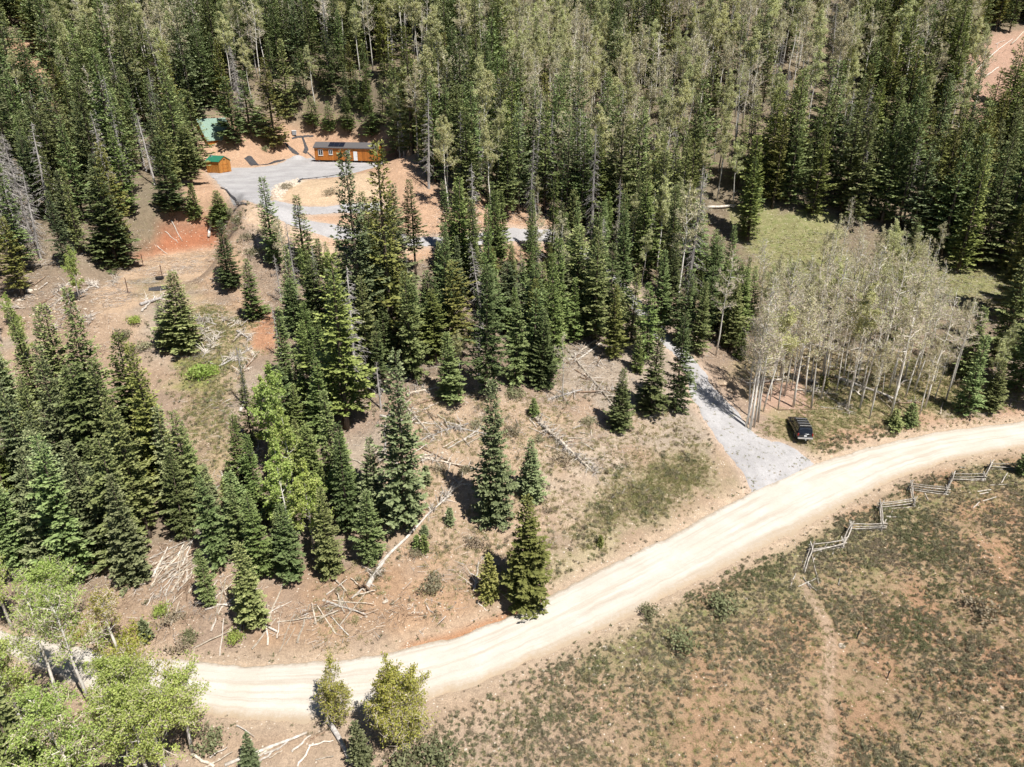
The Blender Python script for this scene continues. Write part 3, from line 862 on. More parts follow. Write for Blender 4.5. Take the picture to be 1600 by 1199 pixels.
for v, (h, R, kw) in enumerate([(17, 3.0, dict(power=.78, ragged=.25)), (19, 2.8, dict(power=.66, ragged=.4, gap=.10, z0=.12)), (18, 2.4, dict(power=.72)), (15, 3.1, dict(power=.85)), (21, 3.0, dict(power=.62, ragged=.42, gap=.14, z0=.18))]):
    kw = dict(dict(z0=.05, per=7, whorl=.5, tw=.34), **kw)
    FAR.append((h, R, conifer_crown('crown', M['fir'], 900 + v, h, R, **kw), conifer_trunk(h, .25, 900 + v)))
ASP = {'bare': [], 'pale': [], 'leafy': [], 'bright': []}
for v in range(4):
    ASP['bare'].append((15,) + broadleaf(20 + v, 15, .40, 1.8, 22, 700, .12, M['aspen'], 'aspen_bark', twigs=1.2, up=46, twig_w=.016, thick=1.1, r0=.12))
for v in range(3):
    ASP['pale'].append((15,) + broadleaf(40 + v, 15, .42, 2.0, 22, 2600, .15, M['aspen_pale'], 'aspen_bark', twigs=1.0, up=52))
    ASP['leafy'].append((15,) + broadleaf(60 + v, 15, .48, 2.2, 22, 4600, .18, M['aspen'], 'aspen_bark', twigs=.9, up=55))
for v in range(2):
    ASP['bright'].append((12,) + broadleaf(80 + v, 12, .22, 2.0, 26, 6500, .19, M['bright'], 'aspen_bark', twigs=1.0, up=50, r0=.10))
SNAG = [snag_mesh(300, 16, 2.2), snag_mesh(301, 14, 1.7, .8, .2), snag_mesh(302, 17, 1.9, 1.1, .1, 40), snag_mesh(303, 11, 1.2, .7, .3, 20), snag_mesh(304, 16, 2.3, 2.6, .08, 34)]

PLACED = []          # every tree: species, base, height, radius or None, material key, shape, image position
rw = random.Random(77)
def height_for(b, ty):
    lo, hi = 0.2, 60.0
    for _ in range(40):
        m = (lo + hi) / 2
        if project(b.x, b.y, b.z + m)[1] > ty: lo = m
        else: hi = m
    return lo
def put(sp, b, h, R=None, mat='fir', shape='medium', label=None):
    PLACED.append(dict(sp=sp, b=b, h=h, R=R, mat=mat, shape=shape, label=label))
def fir(bx, by, ty, wpx, mat='fir', shape='medium', label=None):
    b = at(bx, by); h = height_for(b, ty); dep = project(*b)[2]
    put('fir', b, h, wpx * dep / F / 2, mat, shape, label)
def top(tx, ty, h, mat='fir', shape='medium', sp='fir', R=None, label=None):
    p = at(tx, ty, h)
    put(sp, Vector((p.x, p.y, float(H(np.array([p.x]), np.array([p.y]))[0]))), h, R, mat, shape, label)
def tree(sp, bx, by, ty, shape, label=None, R=None):
    b = at(bx, by); put(sp, b, height_for(b, ty), R, None, shape, label)

# --- trees that stand out one by one
fir(771, 814, 592, 80, 'spruce', 'broad', 'tall full cone-shaped fir standing alone mid-slope above the road')
fir(822, 940, 776, 82, 'olive', 'broad', 'yellow-green bushy spruce right at the edge of the dirt road')
fir(766, 934, 866, 42, 'olive', 'small', 'small olive spruce leaning against the yellow-green roadside spruce')
fir(829, 780, 684, 50, 'spruce', 'broad', 'short dark fir just right of the tall lone cone-shaped fir')
fir(635, 823, 548, 78, 'spruce', 'medium', 'tall dense fir in front of the burnt clearing, its top far above its neighbours')
fir(583, 815, 684, 56, 'spruce', 'broad', 'mid-sized dense fir touching the left side of the tall fir above the long pale log')
fir(577, 884, 765, 52, 'fir', 'medium', 'green fir at the lower end of the long pale fallen log')
fir(968, 671, 576, 46, 'fir', 'broad', 'dark low fir standing alone left of the paired firs by the driveway')
fir(1016, 645, 518, 52, 'fir', 'medium', 'left one of the two dark dense firs beside the gravel driveway')
fir(1054, 646, 488, 50, 'fir', 'medium', 'right and taller one of the two dark dense firs beside the gravel driveway')
fir(286, 547, 425, 74, 'fir', 'broad', 'dark full fir on the open slope below the dirt bench with stakes')
fir(261, 538, 470, 30, 'fir', 'narrow', 'slim fir tucked against the left of the full fir below the dirt bench')
fir(182, 415, 262, 74, 'fir', 'broad', 'large dense dark fir left of the red earth cut')
fir(306, 342, 288, 30, 'young', 'small', 'small green fir below the shed at the edge of the gravel pad')
fir(347, 352, 297, 40, 'young', 'broad', 'young bushy fir at the top of the red earth cut')
fir(359, 452, 345, 42, 'fir', 'medium', 'green fir right of the red earth cut and dirt bench')
fir(397, 500, 405, 44, 'young', 'medium', 'young fir at the head of the grassy corridor')
fir(430, 415, 276, 36, 'fir', 'narrow', 'slender tall fir rising in front of the left end of the gravel pad')
fir(478, 420, 305, 46, 'fir', 'medium', 'dark fir in front of the sandy bank below the gravel pad')
fir(703, 820, 796, 15, 'spruce', 'tiny', 'tiny fir seedling alone left of the lone cone-shaped fir')
fir(835, 652, 624, 24, 'young', 'small', 'little fir by the root end of the spiky fallen log')
fir(665, 757, 731, 17, 'spruce', 'tiny', 'tiny dark fir seedling beside the thin brown log')
fir(652, 857, 838, 14, 'young', 'tiny', 'left of two tiny fir seedlings above the boulder')
fir(664, 862, 838, 15, 'young', 'tiny', 'right of two tiny fir seedlings above the boulder')
fir(664, 836, 822, 13, 'spruce', 'tiny', 'tiny fir seedling uphill of the seedling pair')
fir(938, 854, 838, 10, 'olive', 'tiny', 'lone pale green seedling in the dry roadside grass')
fir(565, 1199, 1130, 42, 'spruce', 'small', 'small blue-green fir at the bottom edge under the willow bushes')
fir(394, 1199, 1146, 34, 'spruce', 'small', 'small dark fir poking in at the bottom edge below the road')
fir(398, 975, 850, 52, 'fir', 'medium', 'dark fir at the foot of the stick-strewn bank, nearest the road')
fir(330, 948, 858, 34, 'fir', 'medium', 'slim fir standing among the slash poles')
fir(231, 1000, 970, 20, 'spruce', 'tiny', 'little round fir by the slash bank left end')
fir(705, 630, 520, 50, 'fir', 'medium', 'fir with low skirts at the upper edge of the burnt clearing')
fir(760, 628, 410, 60, 'fir', 'ragged', 'old fir with hanging dead limbs behind the lone cone-shaped fir')
fir(845, 604, 480, 56, 'fir', 'broad', 'broad dark fir at the right end of the centre wood edge')
fir(806, 600, 470, 46, 'fir', 'medium', 'full fir next to the broad one at the centre wood edge')
fir(542, 668, 395, 84, 'olive', 'ragged', 'huge shaggy fir with a dark hollow under its boughs')
fir(572, 560, 232, 84, 'spruce', 'medium', 'very tall grey-needled fir standing in front of the orange cabin')
fir(612, 545, 222, 88, 'olive', 'medium', 'very tall shaggy fir just right of the grey-needled fir')
fir(650, 430, 280, 34, 'fir', 'bare', 'lanky fir with a bare lower trunk right of the orange cabin')
fir(431, 232, 90, 52, 'olive', 'bare', 'tall fir with bare trunk beside the white tank')
fir(392, 214, 110, 48, 'fir', 'medium', 'fir between the green metal roof and the white tank')
fir(452, 186, 60, 40, 'fir', 'bare', 'tall fir on twin bare trunks behind the grey box')
fir(490, 204, 150, 30, 'young', 'medium', 'bright young fir at the left of the thicket behind the orange cabin')
fir(515, 206, 158, 28, 'young', 'medium', 'second bright young fir in the thicket behind the orange cabin')
fir(545, 206, 150, 30, 'young', 'medium', 'bright young fir behind the solar panels')
fir(580, 214, 150, 34, 'young', 'medium', 'bright young fir at the right of the thicket behind the orange cabin')
fir(268, 335, 215, 52, 'fir', 'medium', 'tall fir casting a black shadow left of the small shed')
fir(312, 262, 140, 46, 'fir', 'medium', 'fir hiding the left of the steep green metal roof')
fir(368, 226, 120, 46, 'fir', 'medium', 'fir hiding the right of the steep green metal roof')
fir(300, 290, 195, 46, 'fir', 'ragged', 'fir whose boughs overhang the small green-roofed shed')
fir(1168, 375, 210, 40, 'olive', 'narrow', 'olive-tinged narrow fir at the left of the dark stand on the right')
fir(1395, 668, 640, 28, 'fir', 'small', 'low fir at the foot of the aspens near the road')
fir(1420, 664, 632, 34, 'fir', 'small', 'wider low fir at the foot of the aspens near the road')
fir(1285, 610, 590, 20, 'olive', 'tiny', 'tiny fir among the aspen trunks above the car')
fir(1140, 545, 430, 44, 'fir', 'medium', 'dark fir on the right bank of the driveway bend')
fir(1155, 560, 520, 26, 'young', 'small', 'young fir below the dark fir at the driveway bend')
fir(1597, 742, 700, 30, 'fir', 'small', 'small fir cut off by the right edge beside the rail fence')
for i, (bx, by, ty, w, mat, sh) in enumerate([(65, 640, 478, 34, 'fir', 'narrow'), (105, 660, 478, 40, 'fir', 'medium'), (160, 690, 450, 66, 'fir', 'medium'), (120, 775, 540, 62, 'spruce', 'medium'),
        (60, 790, 590, 60, 'spruce', 'medium'), (190, 760, 560, 60, 'fir', 'medium'), (262, 770, 535, 64, 'olive', 'medium'), (235, 840, 620, 60, 'fir', 'ragged'), (310, 815, 640, 60, 'fir', 'medium'),
        (160, 870, 690, 60, 'spruce', 'medium'), (85, 900, 700, 66, 'spruce', 'broad'), (20, 880, 690, 60, 'spruce', 'medium'), (290, 845, 700, 50, 'fir', 'medium'), (215, 905, 740, 64, 'spruce', 'broad'),
        (15, 720, 560, 50, 'fir', 'medium'), (345, 880, 740, 50, 'fir', 'medium')]):
    fir(bx, by, ty, w, mat, sh)
for bx, by, ty, w, mat, sh in [(1592, 612, 420, 62, 'fir', 'medium'), (1560, 570, 400, 58, 'fir', 'medium'), (1604, 560, 350, 64, 'fir', 'ragged'), (1578, 500, 300, 60, 'olive', 'ragged'), (1530, 415, 235, 56, 'fir', 'medium'),
        (1496, 425, 262, 50, 'olive', 'medium'), (1560, 405, 200, 58, 'fir', 'ragged'), (1600, 430, 210, 60, 'fir', 'ragged'), (1545, 640, 560, 40, 'fir', 'broad'), (1610, 640, 480, 60, 'fir', 'medium'), (1505, 590, 480, 44, 'fir', 'medium'), (1470, 398, 240, 50, 'fir', 'medium'), (1440, 372, 215, 48, 'olive', 'ragged'),
        (1088, 552, 440, 40, 'fir', 'medium'), (1064, 540, 420, 44, 'fir', 'medium'), (1104, 530, 415, 40, 'fir', 'medium'), (1045, 505, 380, 44, 'fir', 'medium'), (1300, 520, 420, 30, 'fir', 'narrow'), (1385, 545, 440, 32, 'fir', 'narrow'), (1010, 560, 440, 40, 'young', 'medium'), (985, 540, 420, 42, 'fir', 'medium'), (955, 520, 380, 46, 'fir', 'medium'), (1030, 520, 390, 42, 'fir', 'medium'), (925, 515, 385, 44, 'fir', 'narrow')]:
    fir(bx, by, ty, w, mat, sh)
for i, (bx, by, ty, w, mat, sh) in enumerate([(448, 600, 480, 30, 'fir', 'narrow'), (485, 640, 500, 40, 'young', 'medium'), (505, 690, 560, 44, 'young', 'medium'), (527, 760, 610, 48, 'fir', 'medium'),
        (545, 830, 660, 50, 'fir', 'medium'), (515, 895, 760, 52, 'fir', 'broad'), (455, 905, 790, 52, 'fir', 'medium'), (410, 900, 770, 50, 'young', 'medium'), (405, 800, 680, 34, 'young', 'narrow'),
        (395, 700, 570, 22, 'fir', 'narrow'), (380, 870, 760, 36, 'fir', 'narrow'), (440, 870, 800, 34, 'fir', 'medium')]):
    fir(bx, by, ty, w, mat, sh)
# bright leafing aspens in the strip left of centre, snags, lone trunks
for bx, by, ty in [(440, 745, 575), (425, 720, 590), (462, 780, 640), (455, 850, 690), (490, 860, 720), (505, 850, 745)]:
    tree('aspen', bx, by, ty, 'bright')
tree('aspen', 125, 470, 388, 'bright', 'bright yellow-green leafing tree above the left wood, left of the dirt bench')
tree('aspen', 880, 628, 520, 'bare', 'lone bare pale trunk standing right of the broad dark fir')
tree('aspen', 1118, 556, 392, 'bare', 'single tall bare aspen left of the driveway bend')
tree('aspen', 930, 345, 172, 'leafy', 'round-crowned yellow-green aspen on a straight white trunk in the middle of the wood')
tree('aspen', 890, 330, 205, 'bare', 'gnarled pale aspen with thick twigs left of the round-crowned aspen')
tree('aspen', 1066, 255, 165, 'bare', 'forked white-limbed bare aspen in the pale upper stand')
for j, (bx, by, ty) in enumerate([(1165, 668, 470), (1172, 672, 440), (1178, 668, 480), (1169, 662, 500), (1184, 660, 455)]):
    tree('aspen', bx, by, ty, 'bare', ('leftmost', 'tallest', 'third from the left', 'rearmost', 'rightmost')[j] + ' of the five bare aspens clumped at the gravel driveway mouth')
for bx, by, ty, sh, lb in [(388, 640, 540, 3, 'short grey dead snag beside the grassy corridor'), (440, 560, 480, 3, 'broken orange-grey snag stub at the left of the centre wood'),
        (465, 470, 345, 1, 'leaning grey snag with tangled limbs in front of the gravel pad'), (200, 285, 115, 2, 'tall grey leaning snag on the upper left slope'),
        (30, 400, 190, 4, 'ghostly grey dead fir thick with twigs at the left edge'), (2, 360, 165, 4, 'second ghostly grey dead fir at the very left edge'), (52, 380, 205, 4, 'third ghostly grey dead fir right of the other two at the left edge'), (455, 395, 365, 3, 'dead grey treetop between the firs below the pad'),
        (378, 175, 70, 4, 'pale grey dead fir in the forest above the white tank'), (785, 250, 120, 4, 'silver dead fir in the middle of the upper wood'), (900, 270, 150, 4, 'silver twiggy dead fir beside the round-crowned aspen'),
        (1219, 200, 110, 4, 'hanging grey dead fir in the dark right stand'), (1285, 215, 110, 1, 'bleached snag with bent limbs in the dark right stand'), (1320, 255, 140, 3, 'slanting bare grey trunk in the dark right stand'),
        (748, 590, 480, 1, 'twisted grey snag tangle at the edge of the burnt clearing'), (595, 640, 565, 3, 'charred dark snag stub beside the shaggy fir'), (635, 110, 20, 2, 'pale dead fir near the top edge')]:
    b = at(bx, by); put('snag', b, height_for(b, ty), None, None, sh, lb)

# --- the rest of the wood, scattered zone by zone on the ground
CLEAR = [pad_w, drive_w, branch_w, apron_w, road_poly, W([(290, 330), (310, 240), (330, 200), (420, 190), (480, 194), (500, 214), (600, 220), (640, 262), (665, 310), (660, 345), (560, 350), (450, 378), (330, 345)])]
def taken(x, y, dmin):
    for t in PLACED:
        if (t['b'].x - x) ** 2 + (t['b'].y - y) ** 2 < dmin * dmin:
            return True
    return False
WINDOWS = [(640, 300, 678, 342), (642, 372, 660, 388), (798, 355, 812, 378), (330, 185, 540, 340), (490, 350, 550, 366), (1004, 508, 1018, 526), (1080, 575, 1150, 700), (1200, 352, 1265, 395), (1470, 420, 1550, 462),
           (895, 535, 945, 590), (404, 490, 430, 550), (215, 340, 340, 400)]
def blocks(b, h, w=1.2):
    bx, by, d = project(b.x, b.y, b.z); tx, ty, _ = project(b.x, b.y, b.z + h); q = w * F / d
    return any(bx + q > x0 and min(bx, tx) - q < x1 and ty < y1 and by > y0 for x0, y0, x1, y1 in WINDOWS)
def fill(pxpoly, spacing, picks, hr, tries=None, clear=True):
    poly = W(pxpoly)
    xs = [p[0] for p in poly]; ys = [p[1] for p in poly]
    area = (max(xs) - min(xs)) * (max(ys) - min(ys))
    nt_ = int(area / spacing ** 2 * 3.0)
    X = np.array([rw.uniform(min(xs), max(xs)) for _ in range(nt_)]); Y = np.array([rw.uniform(min(ys), max(ys)) for _ in range(nt_)])
    ok = sdist(poly, X, Y) > 0
    for c in (CLEAR if clear else CLEAR[:5]):
        ok &= sdist(c, X, Y) < -1.2
    X, Y = X[ok], Y[ok]; Z = H(X, Y)
    grid = {}
    for t in PLACED:
        grid.setdefault((int(t['b'].x // 5), int(t['b'].y // 5)), []).append((t['b'].x, t['b'].y))
    for x, y, z in zip(X, Y, Z):
        gx_, gy_ = int(x // 5), int(y // 5)
        if any((px - x) ** 2 + (py - y) ** 2 < spacing ** 2 for i in (-1, 0, 1) for j in (-1, 0, 1) for px, py in grid.get((gx_ + i, gy_ + j), ())):
            continue
        grid.setdefault((gx_, gy_), []).append((x, y))
        sp, mat, shape = rw.choice(picks)
        h = rw.uniform(*hr) * rw.choice((1, 1, 1, .62, .8, 1.12))
        if blocks(Vector((x, y, z)), h):
            h *= .55
            if blocks(Vector((x, y, z)), h): continue
        put(sp, Vector((x, y, z)), h, None, mat, shape)
FIRS = [('fir', 'young', 'medium')] + [('fir', 'fir', 'medium')] * 4 + [('fir', 'spruce', 'medium')] * 2 + [('fir', 'fir', 'narrow')] * 2 + [('fir', 'fir', 'ragged')] * 2 + [('fir', 'olive', 'ragged'), ('fir', 'olive', 'medium'), ('fir', 'fir', 'bare')]
SN = [('snag', None, 0), ('snag', None, 1), ('snag', None, 2)]
AB = [('aspen', None, 'bare')]; AP = [('aspen', None, 'pale')]; AL = [('aspen', None, 'leafy')]
fill([(-90, 650), (60, 640), (170, 660), (235, 690), (275, 750), (305, 810), (300, 830), (240, 870), (190, 900), (120, 915), (-90, 905)], 2.25, [('fir', 'fir', 'medium'), ('fir', 'spruce', 'medium'), ('fir', 'fir', 'narrow'), ('fir', 'fir', 'ragged'), ('fir', 'olive', 'medium')], (7, 14))
fill([(440, 560), (500, 560), (530, 640), (548, 760), (540, 850), (520, 890), (440, 905), (370, 895), (385, 800), (400, 740), (420, 680)], 2.5, [('fir', 'fir', 'medium'), ('fir', 'young', 'medium'), ('fir', 'young', 'narrow')], (5.5, 9.5))
fill([(300, 745), (345, 790), (395, 760), (425, 880), (330, 890), (300, 840)], 2.4, [('fir', 'fir', 'medium'), ('fir', 'young', 'medium'), ('fir', 'spruce', 'narrow')], (5, 10))
fill([(430, 500), (436, 440), (560, 392), (640, 415), (760, 415), (860, 400), (930, 440), (1000, 510), (980, 560), (880, 585), (830, 592), (740, 620), (690, 600), (640, 590), (560, 640), (520, 620), (460, 560)], 2.5, FIRS + [('fir', 'young', 'medium')] * 2 + [('fir', 'young', 'narrow')] * 2 + AL + AP + SN[:2], (9, 17))
fill([(880, 600), (930, 520), (1000, 520), (1060, 560), (1000, 600), (940, 640)], 3.6, AP + AB + [('fir', 'young', 'small')], (5, 9))
fill([(455, 182), (480, 120), (640, 120), (660, 215), (600, 206), (545, 186), (480, 182)], 2.6, FIRS + AP + AL, (9, 15))
fill([(570, 385), (640, 392), (720, 392), (800, 384), (865, 384), (930, 430), (860, 420), (700, 425), (590, 420)], 2.8, FIRS + [('fir', 'young', 'medium')] * 3, (6, 13))
fill([(650, 300), (700, 250), (870, 250), (1060, 330), (1085, 450), (1050, 520), (990, 470), (900, 400), (860, 350), (760, 340), (690, 340)], 2.6, FIRS * 2 + AL * 5 + AP * 5 + AB * 2 + SN * 2, (12, 20))
fill([(-120, 215), (305, 215), (300, 262), (290, 330), (230, 345), (215, 390), (150, 430), (100, 440), (60, 460), (-120, 500)], 3.6, FIRS + SN, (11, 18))
fill([(-120, 470), (40, 480), (60, 560), (60, 640), (-120, 660)], 3.6, AL + [('aspen', None, 'bright'), ('fir', 'fir', 'medium')], (7, 11))
fill([(1055, 400), (1120, 410), (1175, 520), (1135, 548), (1085, 520)], 2.4, [('fir', 'fir', 'medium'), ('fir', 'young', 'medium')], (6, 11))
fill([(1170, 610), (1250, 575), (1400, 580), (1500, 605), (1460, 645), (1390, 664), (1300, 645), (1240, 640), (1178, 655)], 1.75, AB * 8 + AP * 2 + AL, (12, 19))
fill([(1185, 470), (1480, 450), (1500, 575), (1400, 580), (1250, 570), (1170, 590)], 2.1, AB * 7 + AP * 3 + AL, (10, 15))
fill([(1180, 400), (1330, 420), (1480, 400), (1480, 450), (1190, 470)], 3.4, AP * 2 + AB * 4 + AL + FIRS[:2], (8, 13))
fill([(1480, 560), (1560, 585), (1640, 610), (1640, 638), (1540, 642), (1480, 652)], 2.8, AL * 2 + AP + AB + [('fir', 'fir', 'medium')], (7, 11))
fill([(1470, 400), (1600, 370), (1760, 380), (1760, 620), (1640, 610), (1570, 570), (1510, 540)], 3.8, FIRS, (11, 18))
fill([(1140, 285), (1300, 255), (1470, 250), (1700, 250), (1760, 380), (1600, 370), (1470, 395), (1350, 360), (1250, 340), (1160, 335)], 3.0, FIRS[:8] + [('fir', 'olive', 'ragged')] * 3 + SN[:1], (14, 21))
fill([(860, 215), (1150, 205), (1150, 330), (1080, 330), (980, 290), (870, 250)], 3.1, AL * 7 + AP * 6 + AB * 3 + FIRS[:3] + SN[:1], (13, 18))
# the upper hillside
def far_pick(x, y):
    px, py, _ = project(x, y, float(H(np.array([x]), np.array([y]))[0]))
    n1 = fbm(np.array([x]), np.array([y]), 40, 3)[0]
    asp = 0.88 if (780 < px < 1330 and n1 > .36) else (.26 if px > 180 else .12)
    if n1 > .60: asp += .25
    r_ = rw.random()
    if r_ < asp:
        return rw.choice(AL * 5 + AP * 3 + AB * 3)
    if r_ > .955:
        return rw.choice(SN)
    return rw.choice(FIRS + ([('fir', 'olive', 'ragged')] * 5 if px > 1150 else []))
xs = np.array([rw.uniform(-260, 270) for _ in range(17000)]); ys = np.array([rw.uniform(120, 345) for _ in range(17000)]); zs = H(xs, ys)
PX, PY, PD = project(xs, ys, zs)
EXC = [[(0, 40), (45, 60), (95, 115), (75, 195), (15, 170)], [(1490, 135), (1530, 65), (1620, 42), (1700, 50), (1700, 150), (1560, 175), (1548, 245), (1515, 240), (1520, 170)],
       [(300, 330), (310, 232), (330, 198), (420, 186), (480, 190), (500, 212), (600, 218), (640, 260), (680, 330)], [(1150, 335), (1290, 345), (1330, 420), (1500, 400), (1500, 480), (1150, 470)], [(270, 20), (310, 20), (330, 60), (285, 60)]]
exw = [W([(max(-200, a), max(5, b)) for a, b in e]) for e in EXC]
low_y = np.where((PX > 600) & (PX < 1150), 262, np.where(PX >= 1150, 255, 218))
ok = (PX > -130) & (PX < 1730) & (PY < low_y) & (PY > -90)
for e in exw:
    ok &= sdist(e, xs, ys) < 0
for c in CLEAR:
    ok &= sdist(c, xs, ys) < -1.5
grid = {}
for t in PLACED:
    grid.setdefault((int(t['b'].x // 6), int(t['b'].y // 6)), []).append((t['b'].x, t['b'].y))
for x, y, z in zip(xs[ok], ys[ok], zs[ok]):
    sp_ = 3.1 + 0.005 * max(0, y - 160)
    k = (int(x // 6), int(y // 6))
    if any((px - x) ** 2 + (py - y) ** 2 < sp_ ** 2 for i in (-1, 0, 1) for j in (-1, 0, 1) for px, py in grid.get((k[0] + i, k[1] + j), ())):
        continue
    grid.setdefault(k, []).append((x, y))
    sp, mat, shape = far_pick(x, y)
    put(sp, Vector((x, y, z)), rw.uniform(13, 22) if sp != 'aspen' else rw.uniform(14, 19), None, mat, shape)
# ------------------------------------------------------------------ set the trees out
LAND = [('the small shed', 345, 262), ('the orange cabin', 540, 238), ('the green metal roof', 335, 200), ('the staked dirt bench', 235, 440),
        ('the grassy corridor', 340, 620), ('the burnt clearing', 690, 700), ('the parked car', 1250, 672), ('the paired firs', 1035, 620),
        ('the right-hand meadow', 1420, 440), ('the stick-strewn bank', 330, 930), ('the round-crowned aspen', 930, 230), ('the red slope', 1540, 130), ('the white tank', 421, 200), ('the upper left clearing', 45, 120),
        ('the spiky fallen log', 880, 690)]
def where(px, py):
    nm, lx, ly = min(LAND, key=lambda l: (l[1] - px) ** 2 + ((l[2] - py) * 1.3) ** 2)
    dx, dy = px - lx, py - ly
    dist = math.hypot(dx, dy)
    if abs(dx) > abs(dy) * 1.2:
        rel = ('left of ' if dx < 0 else 'right of ')
    elif dy < 0:
        rel = 'uphill of ' if dist < 120 else 'high above '
    else:
        rel = 'downhill of '
    return ('close ' if dist < 70 and rel != 'uphill of ' else '') + rel + nm
for t in PLACED:
    b = t['b']
    t['bx'], t['by'], t['d'] = project(b.x, b.y, b.z)
    t['tx'], t['ty'], _ = project(b.x, b.y, b.z + t['h'])
    t['in'] = -60 < t['tx'] < 1660 and t['ty'] < 1230 and t['by'] > -10
PLACED = [t for t in PLACED if t['in'] or (t['bx'] > -260 and t['bx'] < 1900)]
LIMIT = {'fir': 300, 'aspen': 280, 'snag': 200}
solo, far = [], []
for sp in LIMIT:
    q = sorted([t for t in PLACED if t['sp'] == sp], key=lambda t: (not t['in'], t['label'] is None, t['d']))
    for i, t in enumerate(q):
        (solo if i < LIMIT[sp] else far).append(t)
ORD = ['leftmost'] + [w + ' from left' for w in 'second third fourth fifth sixth seventh eighth ninth tenth eleventh twelfth thirteenth fourteenth fifteenth sixteenth seventeenth eighteenth nineteenth twentieth'.split()]
OLD = ['leftmost', 'second from the left', 'third from the left', 'fourth from the left', 'fifth from the left', 'sixth from the left', 'seventh from the left', 'eighth from the left']
MATW = {'fir': 'dark green', 'spruce': 'blue-green', 'olive': 'olive-tinged', 'young': 'fresh green'}
SHW = {'broad': 'broad fir', 'medium': 'fir', 'narrow': 'narrow fir', 'ragged': 'shaggy fir', 'bare': 'bare-trunked fir', 'small': 'small fir', 'tiny': 'fir seedling'}
ASW = {'bare': 'bare pale aspen', 'pale': 'pale budding aspen', 'leafy': 'yellow-green leafing aspen', 'bright': 'bright green leafing aspen'}
bag = {}
for t in solo:
    if t['label'] is None:
        kind = {'fir': lambda: MATW[t['mat']] + ' ' + SHW[t['shape']], 'aspen': lambda: ASW[t['shape']], 'snag': lambda: 'grey dead snag'}[t['sp']]()
        size = '' if t['sp'] == 'snag' else ('tall ' if t['h'] > 14.5 else ('short ' if t['h'] < 9 else ''))
        t['stem'] = size + kind; t['place'] = where(t['tx'] * .5 + t['bx'] * .5, t['ty'] * .5 + t['by'] * .5)
        bag.setdefault((t['stem'], t['place']), []).append(t)
for (stem, place), q in bag.items():
    q.sort(key=lambda t: t['tx'])
    for i, t in enumerate(q):
        if len(q) == 1:
            t['label'] = stem + ' ' + place
        elif len(q) <= 20:
            t['label'] = stem + ' ' + place + ', ' + (ORD[i] if i < len(q) - 1 else 'rightmost') + ' of %d' % len(q)
        else:
            t['label'] = 'one of many ' + stem.replace('fir', 'firs').replace('aspen', 'aspens').replace('snag', 'snags') + ' ' + place
GROUPS = {'fir': 'firs of the hillside wood', 'aspen': 'aspens of the hillside wood', 'snag': 'dead grey snags in the wood'}
NAMES = {'fir': 'fir_tree', 'aspen': 'aspen_tree', 'snag': 'dead_tree'}
def slot_mat(o, mat):
    o.material_slots[0].link = 'OBJECT'; o.material_slots[0].material = mat
for t in sorted(solo, key=lambda t: t['d']):
    rz = rw.uniform(0, 6.28)
    if t['sp'] == 'fir':
        if t['d'] > 165:
            h0, R0, cm, tm = rw.choice(FAR)
        else:
            h0, R0, cm, tm = rw.choice(CON[t['shape']])
        sz = t['h'] / h0
        sx = (t['R'] / R0) if t['R'] else sz ** .7 * (rw.uniform(.72, 1.35) if t['d'] <= 165 else rw.uniform(.8, 1.1))
        r_ = empty(NAMES['fir'], t['b'], rz, (sx, sx * rw.uniform(.9, 1.1), sz)); r_.rotation_euler = (rw.gauss(0, .018), rw.gauss(0, .018), rz)
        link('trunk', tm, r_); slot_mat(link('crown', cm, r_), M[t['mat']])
    elif t['sp'] == 'aspen':
        h0, tm, wm, lm = rw.choice(ASP[t['shape']])
        s = t['h'] / h0
        r_ = empty(NAMES['aspen'], t['b'], rz, (s, s, s))
        r_.rotation_euler = (rw.gauss(0, .025), rw.gauss(0, .025), rz)
        link('trunk', tm, r_); cr = link('crown', wm, r_)
        if lm: link('leaves', lm, cr)
    else:
        h0 = (16, 14, 17, 11, 16)[t['shape']]
        s = t['h'] / h0
        r_ = link('dead_tree', SNAG[t['shape']], None, t['b']); r_.scale = (min(1.4, s * 1.1), min(1.4, s * 1.1), s)
        r_.rotation_euler = (rw.gauss(0, .05), rw.gauss(0, .05), rz)
    tag(r_, t['label'], {'fir': 'conifer tree', 'aspen': 'aspen tree', 'snag': 'dead tree'}[t['sp']], GROUPS[t['sp']])
